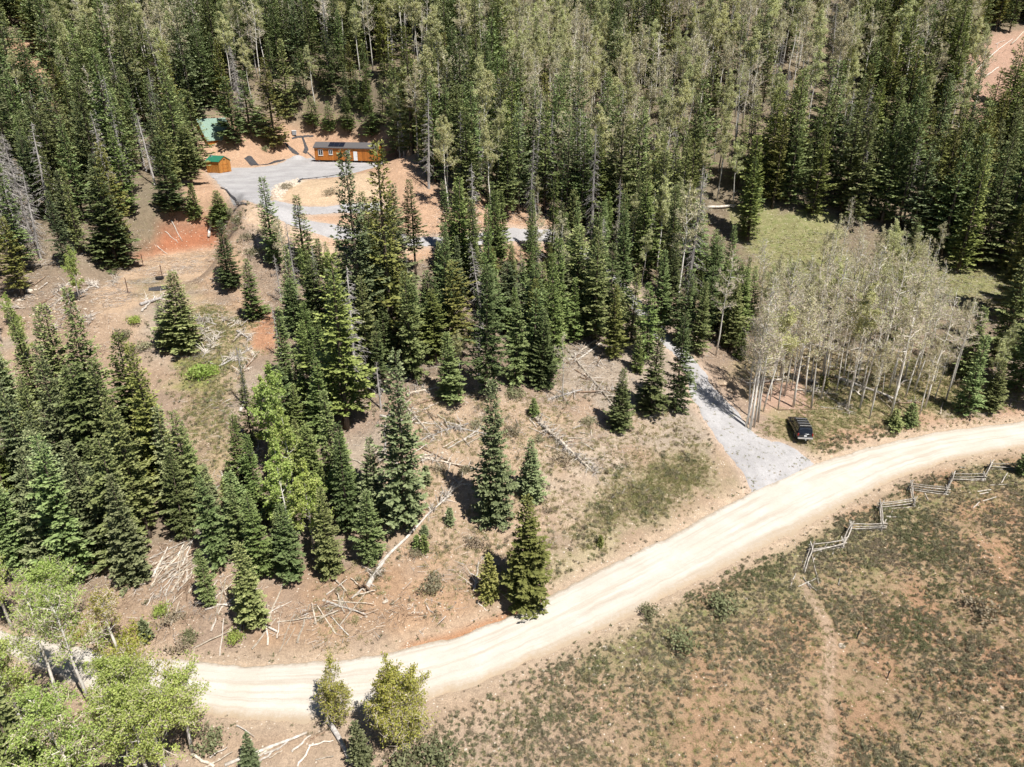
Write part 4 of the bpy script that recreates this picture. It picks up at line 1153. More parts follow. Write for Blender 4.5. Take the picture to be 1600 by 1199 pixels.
# beyond the nearest three hundred of each kind: one mass per kind
src = {'fir': [], 'aspen': [], 'snag': []}
for i, (h0, R0, cm, tm) in enumerate(FAR):
    for mk in ('fir', 'olive', 'spruce'):
        c2 = cm.copy(); c2.materials[0] = M[mk]
        src['fir'].append((h0, join_np('far_fir', [c2, tm])))
for k in ('leafy', 'pale', 'bare'):
    for h0, tm, wm, lm in ASP[k][:2]:
        src['aspen'].append((h0, join_np('far_aspen', [tm, wm, lm])))
for i in (0, 2):
    src['snag'].append(((16, 14, 17, 11)[i], SNAG[i]))
for sp, nm, lb in (('fir', 'far_fir_wood', 'dense mass of dark firs on the far upper hillside'), ('aspen', 'far_aspen_wood', 'mass of pale aspens on the far upper hillside'), ('snag', 'far_dead_wood', 'scattered grey dead trees on the far hillside')):
    q = [t for t in far if t['sp'] == sp]
    if not q: continue
    ii = []
    for t in q:
        if sp == 'fir':
            ii.append(rw.randrange(5) * 3 + {'fir': 0, 'olive': 1, 'spruce': 2, 'young': 0}[t['mat']])
        elif sp == 'aspen':
            ii.append({'leafy': 0, 'pale': 2, 'bare': 4, 'bright': 0}[t['shape']] + rw.randrange(2))
        else:
            ii.append(rw.randrange(2))
    ms = [m for _, m in src[sp]]
    # Join Geometry hands its inputs out in reverse order of linking
    scatter(nm, lb, 'forest', [tuple(t['b']) for t in q], [rw.uniform(0, 6.28) for _ in q], [t['h'] / src[sp][i][0] * 1.12 for t, i in zip(q, ii)], [len(ms) - 1 - i for i in ii], ms)
print('TREES solo', {sp: sum(t['sp'] == sp for t in solo) for sp in LIMIT}, 'far', len(far))
# ------------------------------------------------------------------ buildings on the pad
def board_mat(name, c1, c2, step, axis=0):
    """stained boards: fine vertical grooves and grain"""
    m, nt, b = new_mat(name)
    tc = node(nt, 'ShaderNodeTexCoord'); sx = node(nt, 'ShaderNodeSeparateXYZ'); nt.links.new(tc.outputs['Object'], sx.inputs[0])
    ad = node(nt, 'ShaderNodeMath', operation='ADD'); nt.links.new(sx.outputs[0], ad.inputs[0]); nt.links.new(sx.outputs[1], ad.inputs[1])
    mo = node(nt, 'ShaderNodeMath', operation='MODULO'); nt.links.new(ad.outputs[0], mo.inputs[0]); mo.inputs[1].default_value = step
    ab = node(nt, 'ShaderNodeMath', operation='ABSOLUTE'); nt.links.new(mo.outputs[0], ab.inputs[0])
    groove = ramp(nt, ab.outputs[0], .012, .03)
    fl = node(nt, 'ShaderNodeMath', operation='SNAP'); nt.links.new(ad.outputs[0], fl.inputs[0]); fl.inputs[1].default_value = step
    wn_ = node(nt, 'ShaderNodeTexWhiteNoise', noise_dimensions='1D'); nt.links.new(fl.outputs[0], wn_.inputs['W'])
    mp = node(nt, 'ShaderNodeMapping'); mp.inputs['Scale'].default_value = (6, 6, .5); nt.links.new(tc.outputs['Object'], mp.inputs[0])
    g = noise(nt, mp.outputs[0], 2.0, 5)
    c = mixc(nt, ramp(nt, g, .3, .7), c1, c2)
    c = mixc(nt, 1.0, c, ramp_rgb(nt, wn_.outputs[0], .78, 1.12), 'MULTIPLY')
    c = mixc(nt, groove, tuple(x * .35 for x in c1), c)
    nt.links.new(c, b.inputs['Base Color']); b.inputs['Roughness'].default_value = .55; b.inputs['Specular IOR Level'].default_value = .3
    bump(nt, b, groove, .4, .01)
    return m
M['cedar'] = board_mat('orange_stained_boards', (0.40, 0.125, 0.022), (0.52, 0.19, 0.035), .2)
M['cedar2'] = board_mat('honey_stained_boards', (0.43, 0.17, 0.035), (0.55, 0.245, 0.06), .2)
M['roof_grey'] = plain('grey_shingle_roof', (0.105, 0.097, 0.096), .85, scale=14, var=.25)
M['roof_green'] = plain('green_metal_roof', (0.03, 0.19, 0.115), .45, .1, .5)
M['roof_sage'] = plain('pale_green_metal_roof', (0.21, 0.305, 0.24), .45, .1, .5)
M['white'] = plain('white_trim', (0.78, 0.78, 0.76), .5, var=.05)
M['glass'] = plain('dark_window_glass', (0.02, 0.024, 0.03), .06, 0, .8, var=.1)
M['solar'] = plain('solar_cells', (0.012, 0.014, 0.022), .15, 0, .7, var=.2)
M['black'] = plain('black_plastic', (0.022, 0.021, 0.022), .7, var=.3)
M['fabric'] = plain('black_silt_fabric', (0.055, 0.052, 0.055), .85, var=.35, scale=3)
M['steel'] = plain('galvanised_steel', (0.42, 0.43, 0.45), .45, .6, var=.15)
M['rust'] = plain('rusty_steel', (0.10, 0.045, 0.03), .8, .3, var=.4)
M['paint'] = plain('black_car_paint', (0.010, 0.011, 0.014), .22, .2, .6, var=.1, coat=.6)
M['tyre'] = plain('tyre_rubber', (0.02, 0.02, 0.02), .85, var=.2)
M['rim'] = plain('alloy_rim', (0.35, 0.35, 0.36), .35, .8)
M['chrome'] = plain('bright_bumper', (0.62, 0.62, 0.63), .25, .7, var=.05)
M['lamp_red'] = plain('red_lens', (0.25, 0.012, 0.01), .25, var=.1)
M['stone'] = plain('pale_limestone', (0.52, 0.44, 0.35), .9, var=.25, scale=4)
M['stone_tan'] = plain('tan_stone', (0.44, 0.33, 0.23), .9, var=.3, scale=4)

def gable(root, L, Wd, wh, rise, oh, wall, roofm, z0=0.0, thick=.08):
    w = MB(); l, d = L / 2, Wd / 2
    for s in (-1, 1):
        q = [(-l, s * d, z0), (l, s * d, z0), (l, s * d, z0 + wh), (-l, s * d, z0 + wh)]
        w.poly(q if s < 0 else q[::-1])
        q = [(s * l, -d, z0), (s * l, d, z0), (s * l, d, z0 + wh), (s * l, 0, z0 + wh + rise), (s * l, -d, z0 + wh)]
        w.poly(q if s > 0 else q[::-1])
    w.poly([(-l, -d, z0), (-l, d, z0), (l, d, z0), (l, -d, z0)])
    w.build('wall', wall, root)
    k = rise / d; X = l + oh; Y = d + oh
    rf = MB()
    for s in (-1, 1):
        ze = z0 + wh - k * oh + .01; zr = z0 + wh + rise + .01
        a = [(-X, s * Y, ze), (X, s * Y, ze), (X, 0, zr), (-X, 0, zr)]
        b_ = [(x, y, z + thick) for x, y, z in a]
        rf.loft([a, b_])
    roof = rf.build('roof', roofm, root)
    return roof
def window_on(root, x, z, w, h, y, panes=2):
    o = MB()
    f = .07
    o.box((x, y - .02, z + h / 2 - f / 2), (w, .08, f)); o.box((x, y - .02, z - h / 2 + f / 2), (w, .08, f))
    for i in range(panes + 1):
        o.box((x - w / 2 + f / 2 + i * (w - f) / panes, y - .02, z), (f, .08, h - 2 * f))
    win = o.build('window', M['white'], root)
    for i in range(panes):
        g = MB(); pw = (w - f) / panes - f
        g.box((x - w / 2 + f / 2 + (i + .5) * (w - f) / panes, y - .005, z), (pw, .03, h - 2 * f)); g.build('pane', M['glass'], win)
    s = MB(); s.box((x, y - .05, z - h / 2 - .035), (w + .14, .12, .06)); s.build('sill', M['white'], win)
# the long orange cabin
p0, p1 = Vector((*on_plane(493, 253.5, PADZ), PADZ)), Vector((*on_plane(591, 255.5, PADZ), PADZ))
ax = (p1 - p0); LH = ax.length; ang = math.atan2(ax.y, ax.x)
nrm = Vector((-math.sin(ang), math.cos(ang), 0))
cab = tag(empty('cabin', (p0 + p1) / 2 + nrm * 1.75, ang), 'long orange wooden cabin with grey roof and solar panels behind the gravel pad', 'cabin')
roof = gable(cab, LH, 3.5, 2.95, .95, .22, M['cedar'], M['roof_grey'], .5)
k = .95 / 1.75
for i in range(3):       # solar panels lie on the near roof slope
    x0 = -LH / 2 + 3.55 + i * 1.3
    a = [(x0, -1.72, .5 + 2.95 + .1 + (1.75 - 1.72) * k), (x0 + 1.24, -1.72, .5 + 2.95 + .1 + .03 * k), (x0 + 1.24, -.18, .5 + 2.95 + .1 + 1.57 * k), (x0, -.18, .5 + 2.95 + .1 + 1.57 * k)]
    s = MB(); s.loft([[(x, y, z + .04) for x, y, z in a], [(x, y, z + .08) for x, y, z in a]]); s.build('solar_panel', M['solar'], roof)
window_on(cab, -LH / 2 + 1.55, 2.25, 1.15, 1.35, -1.75); window_on(cab, -LH / 2 + 4.1, 2.35, .95, 1.1, -1.75); window_on(cab, -LH / 2 + 8.4, 2.3, .95, 1.1, -1.75)
dr = MB(); dr.box((-LH / 2 + 10.2, -1.77, 1.55), (.95, .06, 2.05)); d_ = dr.build('door', M['white'], cab)
hd = MB(); hd.box((-LH / 2 + 10.55, -1.83, 1.5), (.05, .06, .14)); hd.build('handle', M['steel'], d_)
tr = MB(); tr.box((0, 0, .40), (LH - .3, 2.6, .18)); tr.build('trailer_frame', M['black'], cab)
for i in range(5):
    pp = MB(); pp.box((-LH / 2 + .8 + i * (LH - 1.6) / 4, -1.1, .16), (.35, .35, .34)); pp.build('pier', M['steel'], cab)
fa = MB(); fa.box((0, -1.985, 3.30), (LH + .40, .04, .14)); fa.build('fascia', M['roof_grey'], cab)
# the small shed
g0, g1, g2 = (Vector((*on_plane(*p, PADZ), PADZ)) for p in ((344, 271.5), (362, 268.5), (329, 266.5)))
gx_ = (g1 - g0); ang = math.atan2(gx_.y, gx_.x) - math.pi / 2      # gable end faces +x locally
mid = (g0 + g1) / 2
fx = Vector((math.cos(ang), math.sin(ang), 0))
shed = tag(empty('shed', mid - fx * 1.75, ang), 'small honey-coloured wooden shed with bright green roof at the left of the gravel pad', 'shed')
gw = gx_.length
gable(shed, 3.5, gw, 2.35, .95, .16, M['cedar2'], M['roof_green'], .06)
for s in (-1, 1):
    d2 = MB(); d2.box((1.765, s * .46, .98), (.05, .88, 1.68)); dd = d2.build('door', M['cedar2'], shed)
    d3 = MB()
    for zz in (.22, .95, 1.74): d3.box((1.80, s * .46, zz), (.03, .84, .09))
    d3.build('brace', M['cedar'], dd)
tv = MB(); tv.box((1.77, 0, 2.7), (.05, .4, .25)); tv.build('vent', M['black'], shed)
ch = MB(); ch.box((-1.3, -.4, 3.35), (.3, .3, .5)); ch.build('roof_vent', M['steel'], shed)
sk = MB(); sk.box((0, 0, .02), (3.42, gw - .1, .12)); sk.build('skid', M['bark'], shed)
# the cabin behind the trees, of which the pale green roof shows
c0 = at(340, 225)
far_c = tag(empty('green_roof_cabin', c0 + Vector((-1.9, 3.2, -.1)), math.radians(48)), 'cabin with steep pale green metal roof half hidden behind firs', 'cabin')
rr_ = gable(far_c, 6.5, 6.4, 1.2, 4.2, .3, M['cedar'], M['roof_sage'], 0.0)
for i in range(8):
    s = MB(); x = -3.3 + i * .87; kk = 4.2 / 3.2
    for sg in (-1, 1):
        s.loft([[(x, sg * 3.45, .965), (x + .05, sg * 3.45, .965), (x + .05, sg * .02, 5.466), (x, sg * .02, 5.466)], [(x, sg * 3.45, 1.01), (x + .05, sg * 3.45, 1.01), (x + .05, sg * .02, 5.51), (x, sg * .02, 5.51)]])
    s.build('roof_seam', M['roof_sage'], rr_)
# white tank, grey tub
b = at(419, 204); t_ = empty('water_tank', b)
tb = MB()
prof = [(.02, 0), (.62, 0), (.66, .06), (.66, .95), (.6, 1.12), (.4, 1.26), (.2, 1.3), (.2, 1.4), (.02, 1.4)]
tb.loft([[(r_ * math.cos(a), r_ * math.sin(a), z) for a in np.linspace(0, 6.283, 17)[:-1]] for r_, z in prof]); tb.build('barrel', M['white'], t_, True)
for zz in (.3, .62, .9):
    rb = MB(); rb.loft([[(r_ * math.cos(a), r_ * math.sin(a), zz + dz) for a in np.linspace(0, 6.283, 17)[:-1]] for r_, dz in ((.655, -.04), (.69, 0), (.655, .04))], cap=False); rb.build('rib', M['white'], t_)
tag(t_, 'white ribbed water tank under the fir above the gravel pad', 'tank')
b = at(460, 211); t_ = empty('storage_bin', b, .3)
q = MB(); q.box((0, 0, .5), (1.0, .9, 1.0), taper=1.06); q.build('body', M['steel'], t_)
q = MB(); q.box((0, 0, 1.045), (1.12, 1.02, .08)); q.build('lid', M['white'], t_)
tag(t_, 'pale grey bin standing on the bank behind the cabin pad', 'bin')
# erosion fabric, drain mat, gravel heap
def drape(name, pts, width, mat, label, cat, lift=.07, bulge=.08, group=None):
    P = resample([tuple(at(*p)[:2]) for p in pts], 24); Wd = np.interp(np.linspace(0, 1, 24), np.linspace(0, 1, len(width)), width)
    d = np.gradient(P, axis=0); d /= np.linalg.norm(d, axis=1, keepdims=True); s = np.c_[-d[:, 1], d[:, 0]]
    K = 7; V = []
    for i in range(24):
        for k_ in range(K):
            u = k_ / (K - 1) * 2 - 1; x, y = P[i] + s[i] * u * Wd[i] / 2
            V.append((x, y, float(H(np.array([x]), np.array([y]))[0]) + lift + bulge * (1 - u * u) + .05 * math.sin(i * 1.7 + u * 3)))
    o = V[0]; V = np.array(V) - np.array(o)
    idx = np.arange(24 * K).reshape(24, K)
    top_q = np.stack([idx[:-1, :-1], idx[1:, :-1], idx[1:, 1:], idx[:-1, 1:]], -1).reshape(-1, 4)
    V2 = np.concatenate([V, V - np.array([0, 0, .22])])
    me = np_mesh(name, V2, np.concatenate([top_q, top_q[:, ::-1] + len(V)]), mat)
    ob = link(name, me, None, o); tag(ob, label, cat, group); return ob
G = 'black erosion fabric around the pad'
drape('drain_mat', [(387, 245), (393, 252), (399, 259)], [1.9, 1.9, 2.0], M['fabric'], 'black ribbed drain mat lying on the bank right of the shed', 'mat', group=G)
drape('silt_fabric', [(446, 224), (452, 231), (460, 238), (467, 242)], [.5, .9, 1.4, .7], M['fabric'], 'black fabric strip running down the cut bank behind the gravel heap', 'fabric', group=G)
drape('silt_fabric', [(473, 216), (476, 224), (479, 233), (476, 240)], [.5, .7, 1.0, .9], M['fabric'], 'black fabric strip reaching the top of the bank left of the orange cabin', 'fabric', group=G)
drape('silt_fabric', [(456, 217), (466, 214), (480, 213), (490, 213)], [.3, .4, .4, .3], M['fabric'], 'black fabric edging along the top of the cut bank', 'fabric', group=G)
drape('silt_fabric', [(402, 259), (420, 257), (432, 253), (445, 250)], [.3, .35, 1.2, .4], M['fabric'], 'low black fabric line along the back edge of the gravel pad', 'fabric', group=G)
drape('silt_fabric', [(481, 239), (488, 245), (493, 249)], [.5, .4, .4], M['fabric'], 'short black fabric strip at the left corner of the orange cabin', 'fabric', group=G)
drape('silt_fabric', [(468, 281), (490, 279), (515, 276), (536, 272)], [.4, .3, .3, .3], M['fabric'], 'thin black fabric line along the front edge of the pad', 'fabric', group=G)
drape('silt_fabric', [(466, 287), (469, 282), (473, 280)], [.4, .6, .4], M['fabric'], 'crumpled black fabric flap at the end of the front fabric line', 'fabric', group=G)
drape('silt_fabric', [(345, 294), (358, 303), (368, 312), (376, 319), (386, 321)], [.25, .3, .3, .4, .3], M['fabric'], 'black fabric line along the lower left edge of the pad', 'fabric', group=G)
drape('silt_fabric', [(376, 319), (370, 325), (365, 331)], [.3, .35, .3], M['fabric'], 'black fabric tail hanging down the sand bank below the pad', 'fabric', group=G)
b = Vector((*on_plane(462, 250, PADZ), PADZ))
X, Y = np.meshgrid(np.linspace(-3, 3, 31), np.linspace(-2.4, 2.4, 27))
hp = 1.05 * np.exp(-(X / 1.5) ** 2 - (Y / 1.2) ** 2) + .6 * np.exp(-((X - 1.5) / 1.0) ** 2 - ((Y - .5) / 1) ** 2) + (fbm(X + 20, Y, .5, 3) - .5) * .22 - .06
idx = np.arange(X.size).reshape(X.shape)
me = np_mesh('gravel_heap', np.stack([X, Y, hp], -1).reshape(-1, 3), np.stack([idx[:-1, :-1], idx[:-1, 1:], idx[1:, 1:], idx[1:, :-1]], -1).reshape(-1, 4), M['gravel'])
tag(link('gravel_heap', me, None, b), 'heap of pale grey gravel on the pad left of the orange cabin', 'gravel heap')

# ------------------------------------------------------------------ the parked car
r0_, f0_ = at(1257, 699), at(1239, 654)
hd_ = Vector((f0_.x - r0_.x, f0_.y - r0_.y, 0)); cang = math.atan2(hd_.y, hd_.x) - math.pi / 2
cpos = (r0_ + f0_) / 2
car = tag(empty('parked_car', (cpos.x, cpos.y, float(H(np.array([cpos.x]), np.array([cpos.y]))[0]) + .02), cang), 'black four-wheel-drive car with pale roof bars parked where the gravel meets the dirt road', 'car')
LC, WC = 5.3, 1.98
def ring(y, hw, zb, zt, rnd=.12, crown=.03):
    return [(-hw + rnd, y, zb), (hw - rnd, y, zb), (hw, y, zb + rnd), (hw, y, zt - rnd), (hw - rnd, y, zt), (0, y, zt + crown), (-hw + rnd, y, zt), (-hw, y, zt - rnd), (-hw, y, zb + rnd)]
body = MB()
body.loft([ring(-2.65, .86, .52, .98), ring(-2.58, .95, .42, 1.08), ring(-1.6, .99, .36, 1.12), ring(0, .99, .36, 1.12), ring(.95, .99, .36, 1.12), ring(1.25, .98, .36, 1.13), ring(2.2, .94, .38, 1.05), ring(2.52, .88, .42, .95), ring(2.65, .74, .50, .82)])
body.build('body', M['paint'], car, True)
cabn = MB()
cabn.loft([ring(-2.55, .88, 1.04, 1.10, .03, .01), ring(-2.42, .86, 1.04, 1.45, .05), ring(-2.25, .78, 1.04, 1.84, .06), ring(-1.2, .76, 1.04, 1.90, .06), ring(.1, .76, 1.04, 1.89, .06), ring(.55, .77, 1.04, 1.78, .06), ring(1.30, .86, 1.04, 1.14, .03, .01)])
cabn.build('cabin', M['paint'], car)
for s in (-1, 1):       # side glass, three panes a side
    for y0, y1 in ((-2.2, -1.35), (-1.25, -.28), (-.18, .62)):
        g = MB(); yt1 = min(y1, .42)
        g.loft([[(s * .90, y0, 1.17), (s * .90, y1, 1.17), (s * .795, yt1, 1.76), (s * .795, y0 + .04, 1.76)], [(s * .87, y0, 1.17), (s * .87, y1, 1.17), (s * .77, yt1, 1.76), (s * .77, y0 + .04, 1.76)]])
        g.build('side_window', M['glass'], car)
    mr = MB(); mr.box((s * 1.08, .78, 1.17), (.22, .14, .19)); mr.build('mirror', M['paint'], car)
    hl = MB(); hl.box((s * .66, 2.60, .80), (.34, .10, .17)); hl.build('headlight', M['glass'], car)
    tl = MB(); tl.box((s * .86, -2.60, .98), (.15, .10, .34)); tl.build('tail_light', M['lamp_red'], car)
    rl = MB(); rl.tube([(s * .66, -2.1, 1.98), (s * .66, .15, 1.97)], .022, 6); rl.build('roof_rail', M['black'], car)
    for y in (-1.62, 1.62):
        w = MB(); w.loft([[(s * .82 + s * dx, y + r_ * math.cos(a), .40 + r_ * math.sin(a)) for a in np.linspace(0, 6.283, 21)[:-1]] for dx, r_ in ((0, .30), (0, .38), (.04, .40), (.16, .40), (.2, .38), (.2, .24))])
        wo = w.build('wheel', M['tyre'], car)
        w = MB(); w.loft([[(s * 1.0 + s * dx, y + r_ * math.cos(a), .40 + r_ * math.sin(a)) for a in np.linspace(0, 6.283, 13)[:-1]] for dx, r_ in ((0, .25), (.03, .24), (.015, .08))]); w.build('rim', M['rim'], wo)
ws = MB(); ws.loft([[(-.80, 1.30, 1.165), (.80, 1.30, 1.165), (.70, .60, 1.80), (-.70, .60, 1.80)], [(-.80, 1.27, 1.145), (.80, 1.27, 1.145), (.70, .57, 1.78), (-.70, .57, 1.78)]]); ws.build('windscreen', M['glass'], car)
rw_ = MB(); rw_.loft([[(-.74, -2.50, 1.22), (.74, -2.50, 1.22), (.66, -2.31, 1.74), (-.66, -2.31, 1.74)], [(-.74, -2.47, 1.22), (.74, -2.47, 1.22), (.66, -2.28, 1.74), (-.66, -2.28, 1.74)]]); rw_.build('rear_window', M['glass'], car)
for y in (-2.12, -1.45, -.80, -.15):
    q = MB(); q.box((0, y, 2.02), (1.42, .085, .04)); q.build('roof_bar', M['chrome'], car)
bp = MB(); bp.box((0, -2.70, .56), (1.80, .18, .17)); bp.build('rear_bumper', M['chrome'], car)
bp = MB(); bp.box((0, 2.68, .52), (1.62, .14, .22)); bp.build('front_bumper', M['black'], car)
ht = MB(); ht.box((0, -2.90, .42), (.08, .34, .08)); ht.tube([(0, -3.02, .45), (0, -3.02, .56)], .035, 8); ht.build('tow_hitch', M['chrome'], car)
pl = MB(); pl.box((0, -2.665, .84), (.32, .03, .16)); pl.build('number_plate', M['white'], car)

# ------------------------------------------------------------------ zigzag rail fence
FC = [(1620, 735), (1546, 733), (1535, 752), (1486, 752), (1477, 773), (1421, 766), (1426, 791), (1374, 797), (1378, 829), (1327, 830), (1315, 856), (1266, 863), (1256, 893)]
fp = [at(*p) for p in FC]
fence = tag(empty('rail_fence', fp[-1]), 'weathered grey zigzag log rail fence sagging along the meadow below the road', 'fence')
rf_ = random.Random(4)
def pole(name, a, b, r0, r1, mat, parent=None, origin=None, n=5, sag=.0, rnd=None, wob=.03, sides=6):
    rnd = rnd or rf_; L = (Vector(b) - Vector(a)).length
    pts = []
    for i in range(n):
        s = i / (n - 1); p = Vector(a).lerp(Vector(b), s)
        if 0 < i < n - 1: p += Vector((rnd.gauss(0, wob), rnd.gauss(0, wob), rnd.gauss(0, wob * .5) - sag * math.sin(s * math.pi)))
        pts.append(p)
    o = origin if origin is not None else Vector(a)
    mb = MB(); mb.tube([p - o for p in pts], [r0 + (r1 - r0) * i / (n - 1) for i in range(n)], sides)
    if parent is None:
        ob = mb.build(name, mat); ob.location = o
        return ob
    return mb.build(name, mat, parent, True)
for i in range(len(fp) - 1):
    a, b = fp[i], fp[i + 1]; d = (b - a).normalized()
    nr = 4 if i < len(fp) - 2 else 3
    for k in range(nr):
        za, zb = .10 + .27 * k + (.13 if i % 2 else 0) + rf_.uniform(-.04, .04), .10 + .27 * k + (.13 if i % 2 else 0) + rf_.uniform(-.05, .05)
        if rf_.random() < .22: zb = rf_.uniform(.02, .2)      # slipped rail
        off = Vector((rf_.uniform(-.12, .12), rf_.uniform(-.12, .12), 0))
        pole('rail', a - d * .35 + off + Vector((0, 0, za)), b + d * .35 + off + Vector((0, 0, zb)), .062, .045, M['rail'], fence, fp[-1], sag=.04)
for i in range(1, len(fp) - 1):
    for s in (-1, 1):
        a = fp[i] + Vector((s * .30, rf_.uniform(-.2, .2), -.05)); pole('brace', a, fp[i] + Vector((-s * .22, rf_.uniform(-.1, .1), 1.35)), .06, .045, M['rail'], fence, fp[-1], n=3)
def plabel(px, py):
    return where(px, py)
loose = [((1234, 920), (1243, 898), 'loose grey rail lying left of the broken fence end'), ((1253, 880), (1266, 853), 'fallen rail propped at the broken fence end'), ((1268, 868), (1279, 914), 'long loose rail lying downhill from the fence end'),
         ((1255, 903), (1266, 922), 'short dark charred rail at the broken fence end'), ((1247, 918), (1275, 905), 'loose rail crossing the charred one'), ((1262, 912), (1276, 925), 'short rail lowest of the broken fence end'),
         ((1270, 877), (1294, 850), 'slanting loose rail under the fence corner'), ((1300, 868), (1304, 853), 'short stick leaning at the second fence corner'), ((1310, 916), (1312, 905), 'small stick standing in the sage'),
         ((1445, 772), (1450, 783), 'short pale stick below the middle of the fence'), ((1564, 756), (1574, 740), 'pale stick lying right of the fence bend'), ((1520, 795), (1530, 786), 'forked pale stick in the meadow'),
         ((1535, 784), (1556, 778), 'pale stick in the meadow right of the forked one'), ((1527, 769), (1548, 767), 'bleached log in the meadow below the fence'), ((1530, 773), (1544, 771), 'second bleached log in the meadow below the fence'),
         ((1547, 759), (1575, 758), 'long thin stick lying by the right end of the fence'), ((1498, 731), (1508, 732), 'short bleached log uphill of the fence'), ((1385, 808), (1412, 810), 'white forked branch lying against the fence'), ((1388, 812), (1394, 800), 'white root stub against the fence')]
for a, b, lb in loose:
    A, B = at(*a), at(*b); A.z += .08; B.z += .12
    tag(pole('loose_rail', A, B, .06, .045, M['rail' if 'pale' not in lb and 'white' not in lb and 'bleached' not in lb else 'log_pale']), lb, 'rail', 'loose rails and sticks by the fence')
# steel stakes
for px, py, ty, lb, m in [(200, 457, 430, 'leftmost rusty steel stake on the dirt bench', 'rust'), (224, 416, 397, 'rusty steel stake at the back of the dirt bench', 'rust'), (254, 435, 413, 'rusty steel stake beside the black tub on the bench', 'rust'), (268, 448, 432, 'rusty steel stake right of the black mat on the bench', 'rust')]:
    b = at(px, py); h = min(2.2, height_for(b, ty)); s = MB(); s.box((0, 0, h / 2 - .1), (.07, .07, h + .2)); s.box((.05, 0, h / 2 - .1), (.03, .012, h + .18)); s.box((0, 0, .02), (.7, .35, .07))
    tag(s.build('steel_stake', M[m]), lb, 'stake', 'rusty stakes on the bench').location = b
for px, py, lb in [(1337, 999, 'upper'), (1384, 1062, 'middle'), (1432, 1129, 'lower')]:
    b = at(px, py); s = MB(); s.tube([(0, 0, -.1), (.42, .30, .85)], .03, 5); s.box((.2, .14, .42), (.09, .02, .8))
    tag(s.build('leaning_post', M['black']), lb + ' one of three dark steel posts leaning in the sage meadow', 'post', 'leaning dark posts in the meadow').location = b
drape('black_tarp', [(233, 453), (245, 452), (262, 450)], [1.5, 2.6, 1.6], M['fabric'], 'black tarp spread on the dirt bench', 'tarp', bulge=.2)
b = at(250, 437); q = MB(); q.loft([[(r_ * math.cos(a), r_ * math.sin(a) * .8, z) for a in np.linspace(0, 6.283, 13)[:-1]] for r_, z in ((.45, 0), (.6, .05), (.66, .42), (.58, .44), (.45, .12))]); tag(q.build('black_tub', M['black']), 'black tub by the stake on the dirt bench', 'tub').location = b
# ------------------------------------------------------------------ fallen timber
rl_ = random.Random(21)
def fallen(a, b, r0, r1, mat, label, spikes=0, roots=False, group='fallen logs on the slope', lift=None):
    A, B = at(*a), at(*b); lf = r0 * .8 if lift is None else lift; A.z += lf; B.z += lf * .8
    n = 7; pts = [A.lerp(B, i / (n - 1)) for i in range(n)]
    for i in range(1, n - 1):
        p = pts[i]; g = float(H(np.array([p.x]), np.array([p.y]))[0]); p.z = max(p.z * .4 + (g + r0) * .6, g + r0 * .6); p.x += rl_.gauss(0, .06); p.y += rl_.gauss(0, .06)
    mb = MB(); mb.tube([p - A for p in pts], [r0 + (r1 - r0) * (i / (n - 1)) ** 1.1 for i in range(n)], 8)
    if not spikes and not roots:
        ob = mb.build('fallen_log', M[mat], None, True); ob.location = A
    else:
        ob = empty('fallen_log', A); mb.build('trunk', M[mat], ob, True)
        d = (B - A); L = d.length; d.normalize()
        if spikes:
            sp = MB()
            for i in range(spikes):
                s = rl_.uniform(.12, 1); p = A.lerp(B, s); k = min(int(s * (n - 1)), n - 2); p = pts[k].lerp(pts[k + 1], s * (n - 1) - k)
                v = Vector((rl_.gauss(0, 1), rl_.gauss(0, 1), rl_.gauss(.5, .6))); v = (v - d * v.dot(d) * .5).normalized(); l = rl_.uniform(.5, 1.8) * (1.15 - s * .4)
                e = p + v * l + d * l * .4; e.z = max(e.z, float(H(np.array([e.x]), np.array([e.y]))[0]) + .03)
                sp.tube([p - A, (p + e) / 2 - A + Vector((0, 0, .08)), e - A], [.05, .034, .012], 4, cap=False)
                for _ in range(3):
                    q = (p + e) / 2; f = q + Vector((rl_.gauss(0, .4), rl_.gauss(0, .4), rl_.gauss(0, .25))); sp.tube([q - A, f - A], [.022, .008], 3, cap=False)
            sp.build('branches', M['log_pale'], ob)
        if roots:
            rt = MB()
            for i in range(9):
                v = Vector((rl_.gauss(0, 1), rl_.gauss(0, 1), rl_.gauss(0, .8))); v = (v - d * v.dot(d)).normalized(); e = v * rl_.uniform(.5, 1.1) - d * rl_.uniform(.1, .6)
                rt.tube([(0, 0, 0), e * .5 - d * .1, e], [.13, .08, .02], 5)
            rt.build('roots', M['log_brown'], ob)
    return tag(ob, label, 'log', group)
fallen((829, 648), (930, 742), .26, .07, 'log', 'big spiky fallen fir with bleached branch stubs and torn root end', 110, True)
fallen((592, 886), (708, 768), .17, .05, 'log_pale', 'long pale fallen log running downhill to the green fir', 0)
fallen((662, 812), (722, 752), .08, .03, 'dead', 'grey branchy dead treetop beside the long pale log', 40)
fallen((574, 920), (600, 880), .26, .12, 'log_pale', 'pale splintered stump end below the long pale log', 8, True)
fallen((640, 692), (736, 738), .09, .05, 'log_brown', 'thin brown log slanting across the burnt clearing')
fallen((699, 702), (752, 676), .10, .06, 'log_pale', 'lowest of the pale logs bundled left of the lone fir')
fallen((722, 690), (755, 668), .11, .07, 'log_pale', 'middle of the pale logs bundled left of the lone fir')
fallen((728, 696), (757, 680), .10, .06, 'log', 'right of the pale logs bundled left of the lone fir')
fallen((634, 618), (690, 606), .16, .08, 'log', 'grey log at the top of the burnt clearing', 14)
fallen((632, 634), (680, 688), .15, .08, 'log', 'weathered log on the left of the burnt clearing', 16)
fallen((594, 651), (640, 662), .16, .10, 'log_pale', 'pale log half under the tall dense fir')
fallen((540, 714), (566, 726), .11, .08, 'log', 'short log left of the mid-sized dense fir')
